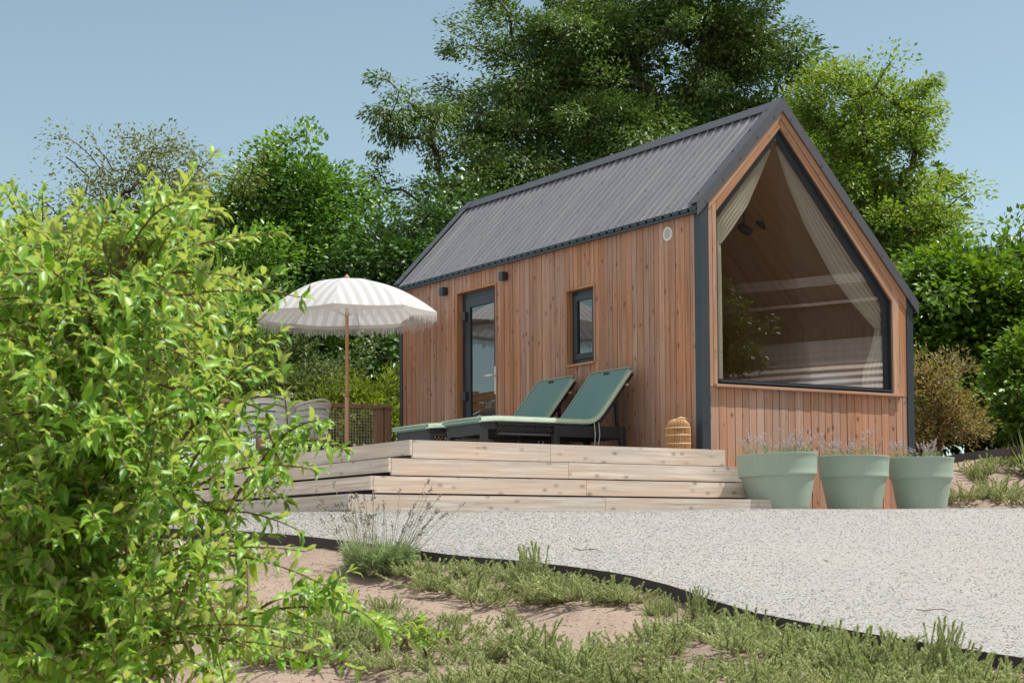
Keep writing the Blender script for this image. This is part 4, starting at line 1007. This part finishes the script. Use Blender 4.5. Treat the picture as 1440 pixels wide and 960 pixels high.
# ------------------------------------------------------------------ leafy bush in the foreground
def bush():
    rng = np.random.default_rng(5)
    poly = np.array([(-120,325),(40,315),(130,350),(205,300),(265,262),(300,300),(335,350),(345,420),(318,480),(300,530),(320,572),(375,612),(420,636),(370,672),(312,705),(310,745),(385,785),(365,835),(385,880),(430,930),(370,1010),(-120,1040)],float)
    def inside(x,y):
        c = False; n = len(poly); j = n-1
        for i in range(n):
            if (poly[i][1] > y) != (poly[j][1] > y) and x < (poly[j][0]-poly[i][0])*(y-poly[i][1])/(poly[j][1]-poly[i][1])+poly[i][0]: c = not c
            j = i
        return c
    tips = []
    for px,py,Y in ((297,222,4.4),(290,250,4.5),(382,330,4.3),(350,395,4.4),(60,272,4.6),(10,275,4.5),(215,285,4.7),(130,300,4.5),(483,632,4.2),(455,592,4.3),(440,660,4.2),(425,418,4.3),(395,468,4.4),(398,555,4.5),(180,315,4.4),(250,300,4.3),
                    (430,775,4.1),(470,830,4.1),(585,905,4.3),(540,885,4.2),(500,940,4.1),(452,900,4.0),(420,745,4.3),(330,340,4.4),(310,300,4.5),(355,440,4.6),(372,500,4.5)): tips.append(atY(px,py,Y))
    nsp = len(tips); tries = 0
    while len(tips) < 400:
        x, y = rng.uniform(-110,440), rng.uniform(285,1000)
        if inside(x,y) and rng.random() < (1. if x < 230 else .38): tips.append(atY(x,y,rng.uniform(3.8,5.7)))
    base = np.array([-1.45,4.75,0.]); base[2] = float(ground_z(base[0],base[1]))
    root = empty('leafy_bush', base, 0, 'large bright green leafy bush filling the left foreground', 'bush')
    mb = MB(); lp=[]; la=[]; ln=[]; lL=[]
    cores = [base+np.array([rng.uniform(-.25,.35),rng.uniform(-.3,.3),0]) for _ in range(9)]
    # main arching stems
    mains = []
    for i in range(16):
        px, py = [(60,420),(160,400),(240,420),(300,470),(330,600),(360,660),(320,760),(350,850),(250,700),(120,560),(30,520),(200,560),(270,600),(60,700),(180,800),(300,920)][i]
        T = atY(px,py,rng.uniform(4.2,5.2)); b = cores[i%9]; ctrl = b+(T-b)*.45+np.array([0,0,.28*np.linalg.norm(T-b)])
        pts = [(1-t)**2*b+2*t*(1-t)*ctrl+t*t*T for t in np.linspace(0,1,14)]; mains.append(np.array(pts))
        mb.tube(pts-base, list(np.linspace(.013,.005,14)), 6, False)
    allp = np.vstack([m_[4:] for m_ in mains])
    def shoot(pts, r0, r1, dens=1., start=.25, top=True):
        pts = np.array(pts); d = np.concatenate([[0],np.cumsum(np.linalg.norm(np.diff(pts,axis=0),axis=1))]); Ln = d[-1]
        mb.tube(pts-base, list(np.linspace(r0,r1,len(pts))), 5, False)
        s = Ln*start; k = 0
        while s < Ln:
            p = np.array([np.interp(s,d,pts[:,c]) for c in range(3)]); q = np.array([np.interp(min(Ln,s+.01),d,pts[:,c])-np.interp(max(0,s-.01),d,pts[:,c]) for c in range(3)]); q = nrmz(q)
            ref = np.array([0,0,1.]); sd = nrmz(np.cross(q,ref)); up = np.cross(sd,q); th = (k%2)*PI/2+rng.normal(0,.35)
            a1 = sd*math.cos(th)+up*math.sin(th); f = s/Ln
            for sg in (1,-1):
                if rng.random() < .93:
                    lp.append(p); ax = a1*sg*.85+q*.62+np.array([0,0,.02])+rng.normal(0,.16,3); la.append(ax)
                    ln.append(q*.6+np.array([.15,0,.75])+rng.normal(0,.3,3)); lL.append((.022+.040*rng.random()**1.1)*(1.1 if f < .85 else .8))
            s += rng.uniform(.017,.030)/dens; k += 1
        if top:
            for _ in range(3): lp.append(pts[-1]); la.append(q+rng.normal(0,.35,3)); ln.append(np.array([0,0,1.])+rng.normal(0,.4,3)); lL.append(rng.uniform(.03,.05))
    for i, T in enumerate(tips):
        d = np.linalg.norm(allp-T,axis=1); ok = allp[:,2] < T[2]+.05; d = np.where(ok, d, d+.6); d = np.where(d < .16, d+.5, d); j = int(np.argmin(d+rng.random(len(d))*.12)); b = allp[j]
        if np.linalg.norm(T-b) > .75: b = T-(T-b)*(.75/np.linalg.norm(T-b))
        ctrl = b+(T-b)*.5+np.array([0,0,(.16 if i < nsp else rng.uniform(.08,.42))*np.linalg.norm(T-b)])
        pts = [(1-t)**2*b+2*t*(1-t)*ctrl+t*t*T for t in np.linspace(0,1,9)]
        shoot(pts, .0042, .0014)
        for f in ((.35,.55,.75) if i >= nsp else (.3,.5)):
            a = pts[int(f*8)]; dirn = nrmz(nrmz(pts[-1]-pts[0])*.7+rng.normal(0,.6,3)+np.array([0,0,.25])); L = rng.uniform(.10,.22)
            shoot([a+dirn*L*g-np.array([0,0,.12*L*g*g]) for g in np.linspace(0,1,5)], .0022, .001, 1.1, .2)
    mb.build('branch', M['barkl'], root, (0,0,0), smooth=True)
    lp, la, ln, lL = map(np.array, (lp,la,ln,lL)); print('bush leaves', len(lp))
    leaves('foliage', lp-base, la, ln, lL, lL*rng.uniform(.34,.48,len(lL)), M['bush'], root, T6, True)
bush()
# a young shoot between the rosemary
def seedling(px, py, h, label, seed):
    rng = np.random.default_rng(seed); g = on_ground(px,py); t = empty('seedling', g, 0, label, 'plant'); mb = MB(); lp=[];la=[];ln=[];lL=[]
    for i in range(5):
        a = rng.uniform(0,6.28); T = np.array([math.cos(a)*h*.7, math.sin(a)*h*.7, h*rng.uniform(.6,1.1)]); pts = [T*f+np.array([0,0,.2*h*math.sin(PI*f)]) for f in np.linspace(0,1,6)]
        mb.tube(pts, [.003,.0028,.0025,.002,.0017,.0012], 5, False)
        for f in np.linspace(.3,1,6):
            for sg in (1,-1): lp.append(T*f+np.array([0,0,.2*h*math.sin(PI*f)])); la.append(np.array([-math.sin(a)*sg,math.cos(a)*sg,.2])+nrmz(T)*.6+rng.normal(0,.25,3)); ln.append(np.array([0,0,1.])+rng.normal(0,.3,3)); lL.append(rng.uniform(.045,.07))
    mb.build('stem', M['barkl'], t, (0,0,0)); lp,la,ln,lL = map(np.array,(lp,la,ln,lL)); leaves('leaf', lp, la, ln, lL, lL*.45, M['bush'], t, T6, True)
seedling(562,915,.15,'bright leafy shoot growing between the rosemary clumps',3)
seedling(600,925,.12,'small leafy shoot just right of the taller one',4)

# ------------------------------------------------------------------ trees and shrubs
def gpt(px, Y): p = atY(px, 700, Y); return np.array([p[0], p[1], float(ground_z(p[0],p[1]))-.05])
plant('ash_tree', 'tall dark green broadleaf tree rising behind the cabin roof', 'tree', gpt(800,33),
      [(760,120,33,150,110),(890,90,33,140,110),(975,75,33,115,105),(700,115,32.5,75,60),(645,105,32.5,42,32),(740,20,33,75,45),(900,-60,33.5,200,90),(1050,90,33,70,60),(1000,15,33,85,50),(780,230,32,140,70),(730,250,31.5,60,60),(640,325,31,55,45),(900,200,32,150,60),(1090,160,33,60,55),(700,325,31.5,100,55)],
      600, 290, (.085,.46), M['ash'], .46, .6, r0=.014, trunk_top=atY(840,120,33), droop=.35, shell=.6, seed=3)
plant('ash_tree', 'long sparse limb-like tree reaching left over the sky beside the big dark tree', 'tree', gpt(672,31.5),
      [(560,190,31,60,28),(600,175,31,45,30),(520,215,31,40,20),(500,240,31,26,12),(560,160,31,35,18),(610,215,31,35,22),(560,265,31,40,14),(640,290,31,40,40)],
      52, 130, (.09,.40), M['ash'], .36, .5, r0=.013, trunk_top=atY(650,270,31.3), droop=.4, shell=.3, seed=9, power=.55)
plant('locust_tree', 'sunlit yellow-green tree with a bare forked trunk right of the gable', 'tree', gpt(1210,29),
      [(1170,160,29,70,50),(1230,200,29,80,60),(1200,270,29,90,60),(1280,300,29,60,45),(1150,220,29,60,60),(1250,140,29,32,26),(1150,120,29.5,50,30),(1230,340,28.5,100,40),(1310,320,29,35,30),(1270,250,29,40,40),(1160,330,29,80,60)],
      270, 190, (.08,.48), M['locust'], .36, .7, r0=.016, trunk_top=atY(1222,235,29), droop=.3, shell=.5, seed=4)
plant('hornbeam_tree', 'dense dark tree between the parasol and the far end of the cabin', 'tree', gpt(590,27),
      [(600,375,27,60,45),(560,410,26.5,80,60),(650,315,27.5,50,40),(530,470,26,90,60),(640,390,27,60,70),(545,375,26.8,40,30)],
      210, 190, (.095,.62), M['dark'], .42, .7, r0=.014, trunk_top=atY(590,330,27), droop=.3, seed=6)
plant('hornbeam_tree', 'upright leafy green tree standing behind the parasol', 'tree', gpt(400,28),
      [(400,290,28,75,55),(415,245,28,35,32),(355,330,28,70,60),(440,318,28,45,50),(330,390,27.5,70,60),(430,390,27.5,90,60),(300,330,28,35,40),(478,365,28,35,40)],
      250, 190, (.085,.60), M['mid'], .40, .8, r0=.014, trunk_top=atY(400,300,28), droop=.1, seed=7, updir=.2)
plant('birch_tree', 'thin see-through tree with olive leaves against the sky at left', 'tree', gpt(195,27),
      [(130,250,27,48,30),(185,245,27,60,34),(250,240,27,50,32),(110,290,27,30,30),(160,310,27,70,40),(240,310,27,70,45),(215,370,27,80,40),(130,370,27,60,40),(290,270,27,25,20)],
      150, 95, (.06,.55), M['sparse'], .40, .8, r0=.010, trunk_top=atY(195,300,27), droop=.4, shell=.2, seed=8, power=.5)
DH = 'dense dark hedge shrub behind the deck railing'
for i, (px, py, Y, rx, ry, lab) in enumerate(((480,485,24.5,110,60,'dark leafy shrub under the parasol canopy, behind the railing'),(330,480,25,110,70,'dark leafy shrub left of the parasol, behind the garden chairs'),(180,470,26,110,80,'dark shrub seen through the top of the foreground bush'),(20,440,26,120,90,'dark shrub at the far left behind the foreground bush'))):
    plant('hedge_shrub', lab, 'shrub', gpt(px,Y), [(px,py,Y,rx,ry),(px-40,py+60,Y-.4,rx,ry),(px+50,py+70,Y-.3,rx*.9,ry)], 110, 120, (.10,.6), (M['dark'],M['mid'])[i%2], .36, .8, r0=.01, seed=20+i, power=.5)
plant('shrub', 'pale olive shrub behind the railing, left of the parasol pole', 'shrub', gpt(410,23), [(405,520,23,70,42),(350,500,23,45,40),(440,545,22.6,50,35),(380,560,22.6,80,40)], 110, 110, (.07,.42), M['olive'], .26, .8, r0=.006, seed=31, updir=.1, droop=-.2)
plant('shrub', 'bright yellow-green feathery shrub between the railing and the cabin', 'shrub', gpt(530,22.6), [(535,560,22.6,45,42),(500,585,22.3,60,40),(545,610,22.3,40,45),(460,600,22.3,60,40)], 120, 120, (.065,.34), M['lime'], .22, .9, r0=.006, seed=32, updir=.0, droop=-.4)
plant('hazel_hedge', 'large broad-leaved green hedge on the right behind the cabin', 'hedge', gpt(1370,23.5),
      [(1340,415,23.5,65,38),(1400,405,23.5,65,42),(1300,430,23.2,55,55),(1370,470,23,90,70),(1440,455,23,70,65),(1300,510,23,60,70),(1420,540,22.8,80,60),(1330,570,23,80,60),(1480,520,23,70,120),(1500,425,24,70,50)],
      310, 170, (.095,.72), M['hazel'], .36, .8, r0=.012, seed=12, trunk_top=atY(1370,480,23.2), shell=.65)
plant('photinia_shrub', 'russet and olive shrub beside the right edge of the gable', 'shrub', gpt(1322,19.2), [(1320,570,19.2,45,55),(1300,550,19.2,25,45),(1345,590,19,30,45),(1315,620,19,45,30),(1330,525,19.2,20,25)], 115, 60, (.05,.46), M['russet'], .15, .9, r0=.004, seed=13, bark=M['barkl'], updir=.1, droop=-.2)
plant('hazel_shrub', 'bright green shrub at the right edge above the soil bank', 'shrub', gpt(1430,19.8), [(1425,545,19.8,35,45),(1440,510,19.8,30,30),(1405,600,19.6,30,40),(1450,600,19.6,45,50),(1480,540,19.8,40,70)], 120, 70, (.085,.62), M['hazel'], .2, .8, r0=.005, seed=14, bark=M['barkl'])
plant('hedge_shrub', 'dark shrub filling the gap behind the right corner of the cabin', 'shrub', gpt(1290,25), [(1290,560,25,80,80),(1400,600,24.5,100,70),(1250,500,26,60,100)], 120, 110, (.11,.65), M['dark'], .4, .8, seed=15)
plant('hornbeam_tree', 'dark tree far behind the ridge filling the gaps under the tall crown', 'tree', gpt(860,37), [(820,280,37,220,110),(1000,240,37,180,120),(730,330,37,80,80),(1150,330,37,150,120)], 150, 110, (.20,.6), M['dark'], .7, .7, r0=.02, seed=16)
# soil bank on the right: low edging, ground cover and yucca
e = MB(); a = atY(1328,647,17.9); b = atY(1380,639,18.0); c = atY(1470,628,18.2)
e.bar(a, b, .03, .08); e.bar(b, c, .03, .08); tag(e.build('board_edging', M['edge']), 'dark low board edging along the top of the soil bank', 'edging')
for i, (px, py, sc, w, lab) in enumerate(((1352,706,.75,0,'green clump at the foot of the soil bank beside the narrowest pot'),(1378,672,.85,1,'green clump halfway up the soil bank'),(1410,700,.9,2,'green clump under the yucca on the soil bank'),(1405,655,.7,0,'green clump high on the soil bank under the board edging'))):
    g = on_ground(px, py); t = copy_tree(RP[w]); t.name = 'rosemary'; t.location = g; s = sc*1.15; t.scale = (s,s,s*1.1); t.rotation_euler = (-.3,0,i*1.7); t['label'] = lab; t['group'] = 'ground cover on the soil bank'
def yucca(loc, n, L, label):
    rng = np.random.default_rng(4); t = empty('yucca', loc, 0, label, 'yucca'); a = rng.uniform(0,2*PI,n); el = rng.uniform(.15,1.4,n)
    ax = np.stack([np.cos(a)*np.cos(el),np.sin(a)*np.cos(el),np.sin(el)],-1); leaves('leaf', np.zeros((n,3))+rng.normal(0,.02,(n,3)), ax, np.array([0,0,1.])+rng.normal(0,.2,(n,3)), L*(.7+.5*rng.random(n)), .018, M['yucca'], t, TN)
    m = MB(); m.tube([(0,0,-.05),(0,0,.06)], .03, 8); m.build('stem', M['bark'], t, (0,0,0))
g = on_ground(1445,672); yucca(Vector(g)+Vector((0,0,.04)), 60, .42, 'spiky yucca with narrow pale leaves at the right edge of the soil bank')

# ------------------------------------------------------------------ what the panes reflect: neighbour's house (right, out of frame) and a board fence (left)
def neighbour():
    wc = np.array([2.8,16.9]); r = nrmz(np.array([.969,-.293])); o = wc+r*12.5
    ang = math.atan2(r[1], r[0])-PI/2+.45
    z0 = float(ground_z(o[0],o[1]))
    t = empty('neighbour_house', (o[0],o[1],z0), ang, 'rendered house with two tiers of tiled roof across the drive', 'house')
    m = MB(); m.box((-9,1.6,0),(9,2.0,4.3)); m.box((-9,4.2,3),(9,4.6,7.6)); m.box((-9,.4,0),(9,.6,2.3)); m.build('wall', plain('render', (.15,.10,.07), .9, 0, .05, 3), t, (0,0,0))
    def tiled(y0,z0,y1,z1,n):
        m = MB()
        for k in range(n):
            f, g_ = k/n, (k+1.12)/n; m.hexa([(-9.4,y0+(y1-y0)*f,z0+(z1-z0)*f+.05),(9.4,y0+(y1-y0)*f,z0+(z1-z0)*f+.05),(9.4,y0+(y1-y0)*g_,z0+(z1-z0)*g_+.0),(-9.4,y0+(y1-y0)*g_,z0+(z1-z0)*g_+.0),
                      (-9.4,y0+(y1-y0)*f,z0+(z1-z0)*f+.10),(9.4,y0+(y1-y0)*f,z0+(z1-z0)*f+.10),(9.4,y0+(y1-y0)*g_,z0+(z1-z0)*g_+.05),(-9.4,y0+(y1-y0)*g_,z0+(z1-z0)*g_+.05)])
        m.build('roof', plain('roof_tile', (.52,.42,.36), .8, 0, .12, 5), t, (0,0,0))
    tiled(-.2,2.1,1.6,3.3,9); tiled(1.5,3.9,4.2,4.85,9)
neighbour()
plant('garden_tree', 'small leafy tree across the drive, mirrored at the left edge of the gable window', 'tree', gpt(2293,13.8), [(2293,235,13.8,95,120),(2270,310,13.8,85,80),(2330,280,13.8,70,80)], 70, 90, (.06,.55), M['hazel'], .17, .8, r0=.005, seed=44, bark=M['barkl'])
ft = hthing('board_fence', -4.3, 11.5, .3, 'brown fence of wide horizontal boards beyond the far left of the deck', 'fence')
m = MB()
for k in range(14): m.box((-4.34,8.9,.35+.155*k),(-4.31,14.2,.35+.155*k+.135), 1)
m.build('board', M['rail'], ft)
for uu in (8.95,11.5,14.1):
    m = MB(); m.box((-4.44,uu,.25),(-4.35,uu+.09,2.55)); m.build('post', M['rail'], ft)

for o in list(bpy.data.objects):
    if 'org' in o: del o['org']
for px0, py0, px1, py1, lab in ((1288,856,1338,858,'thin dry twig lying on the gravel at right'),(806,770,850,775,'thin dry twig lying on the gravel below the steps')):
    A_, B_ = [], []
    pts = []
    for f in np.linspace(0,1,5):
        r = ray(px0+(px1-px0)*f, py0+(py1-py0)*f+2*math.sin(f*7)); t = 9.
        for _ in range(60): P = r*t; t += -(P[2]-float(gravel_z(P[0],P[1]))-.008)/(r[2]-.15*r[1])*.7
        pts.append(r*t)
    m = MB(); m.tube(pts, [.002,.003,.0025,.002,.001], 5); tag(m.build('twig', M['barkl']), lab, 'twig')

# ------------------------------------------------------------------ camera, light
cam = bpy.data.cameras.new('camera'); co = bpy.data.objects.new('camera', cam); COL.objects.link(co); S.camera = co
cam.sensor_width = 36; cam.lens = F*36/1440; cam.shift_y = (SY-480)/1440; cam.clip_start = .1; cam.clip_end = 3000
co.matrix_world = Matrix.Rotation(PI/2+PITCH, 4, 'X') @ Matrix.Rotation(ROLL, 4, 'Z')
cam.dof.use_dof = True; cam.dof.focus_distance = 16.5; cam.dof.aperture_fstop = 16
EL, TH = math.radians(61), math.radians(-4)
sd = Vector((math.cos(EL)*math.cos(TH), -math.cos(EL)*math.sin(TH), math.sin(EL)))
sun = bpy.data.lights.new('sun', 'SUN'); sun.energy = 3.5; sun.angle = math.radians(.55); sun.color = (1,.955,.88)
so = bpy.data.objects.new('sun', sun); COL.objects.link(so); so.rotation_euler = (-sd).to_track_quat('-Z','Y').to_euler()
w = bpy.data.worlds.new('World'); S.world = w; w.use_nodes = True; nt = w.node_tree; bg = nt.nodes['Background']
sky = nt.nodes.new('ShaderNodeTexSky'); sky.sky_type = 'NISHITA'; sky.sun_disc = False; sky.sun_elevation = EL; sky.sun_rotation = math.atan2(sd.x, sd.y)
sky.air_density = 1.0; sky.dust_density = .4; sky.ozone_density = 1.2

hs = nt.nodes.new('ShaderNodeHueSaturation'); hs.inputs['Saturation'].default_value = .72; nt.links.new(sky.outputs[0], hs.inputs['Color'])
def wmix(bt, fac, A, B):
    mx = nt.nodes.new('ShaderNodeMix'); mx.data_type = 'RGBA'; mx.blend_type = bt
    for sck, v in ((mx.inputs[0], fac), (mx.inputs[6], A), (mx.inputs[7], B)):
        if hasattr(v, 'is_output'): nt.links.new(v, sck)
        else: sck.default_value = v
    return mx.outputs[2]
base_sky = wmix('MULTIPLY', 1., hs.outputs[0], (.48,.54,.51,1))
# made-up bright haze overhead and behind the camera, out of frame, added as fill
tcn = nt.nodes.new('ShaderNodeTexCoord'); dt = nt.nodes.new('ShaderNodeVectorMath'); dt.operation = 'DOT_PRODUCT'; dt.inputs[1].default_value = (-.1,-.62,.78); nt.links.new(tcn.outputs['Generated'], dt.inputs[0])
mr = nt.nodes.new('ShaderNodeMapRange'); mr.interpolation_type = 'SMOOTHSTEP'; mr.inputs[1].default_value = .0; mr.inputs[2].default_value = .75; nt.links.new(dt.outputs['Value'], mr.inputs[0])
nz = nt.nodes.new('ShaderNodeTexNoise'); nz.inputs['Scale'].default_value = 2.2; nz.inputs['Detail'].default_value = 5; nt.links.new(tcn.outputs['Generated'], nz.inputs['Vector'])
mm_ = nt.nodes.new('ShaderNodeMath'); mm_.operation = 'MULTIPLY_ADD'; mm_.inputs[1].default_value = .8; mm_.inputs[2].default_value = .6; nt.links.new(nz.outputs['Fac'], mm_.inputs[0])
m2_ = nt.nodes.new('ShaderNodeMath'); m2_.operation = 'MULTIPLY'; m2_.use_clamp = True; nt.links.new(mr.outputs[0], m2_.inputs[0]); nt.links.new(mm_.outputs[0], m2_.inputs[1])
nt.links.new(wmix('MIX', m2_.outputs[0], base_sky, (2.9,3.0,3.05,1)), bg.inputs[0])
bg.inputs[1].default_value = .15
S.view_settings.view_transform = 'Standard'; S.view_settings.look = 'None'; S.view_settings.exposure = .75; S.view_settings.gamma = 1
S.render.engine = 'CYCLES'; c = S.cycles
c.max_bounces = 7; c.diffuse_bounces = 4; c.glossy_bounces = 4; c.transmission_bounces = 5; c.transparent_max_bounces = 12; c.caustics_reflective = False; c.caustics_refractive = False
c.use_denoising = True; c.sample_clamp_indirect = 6
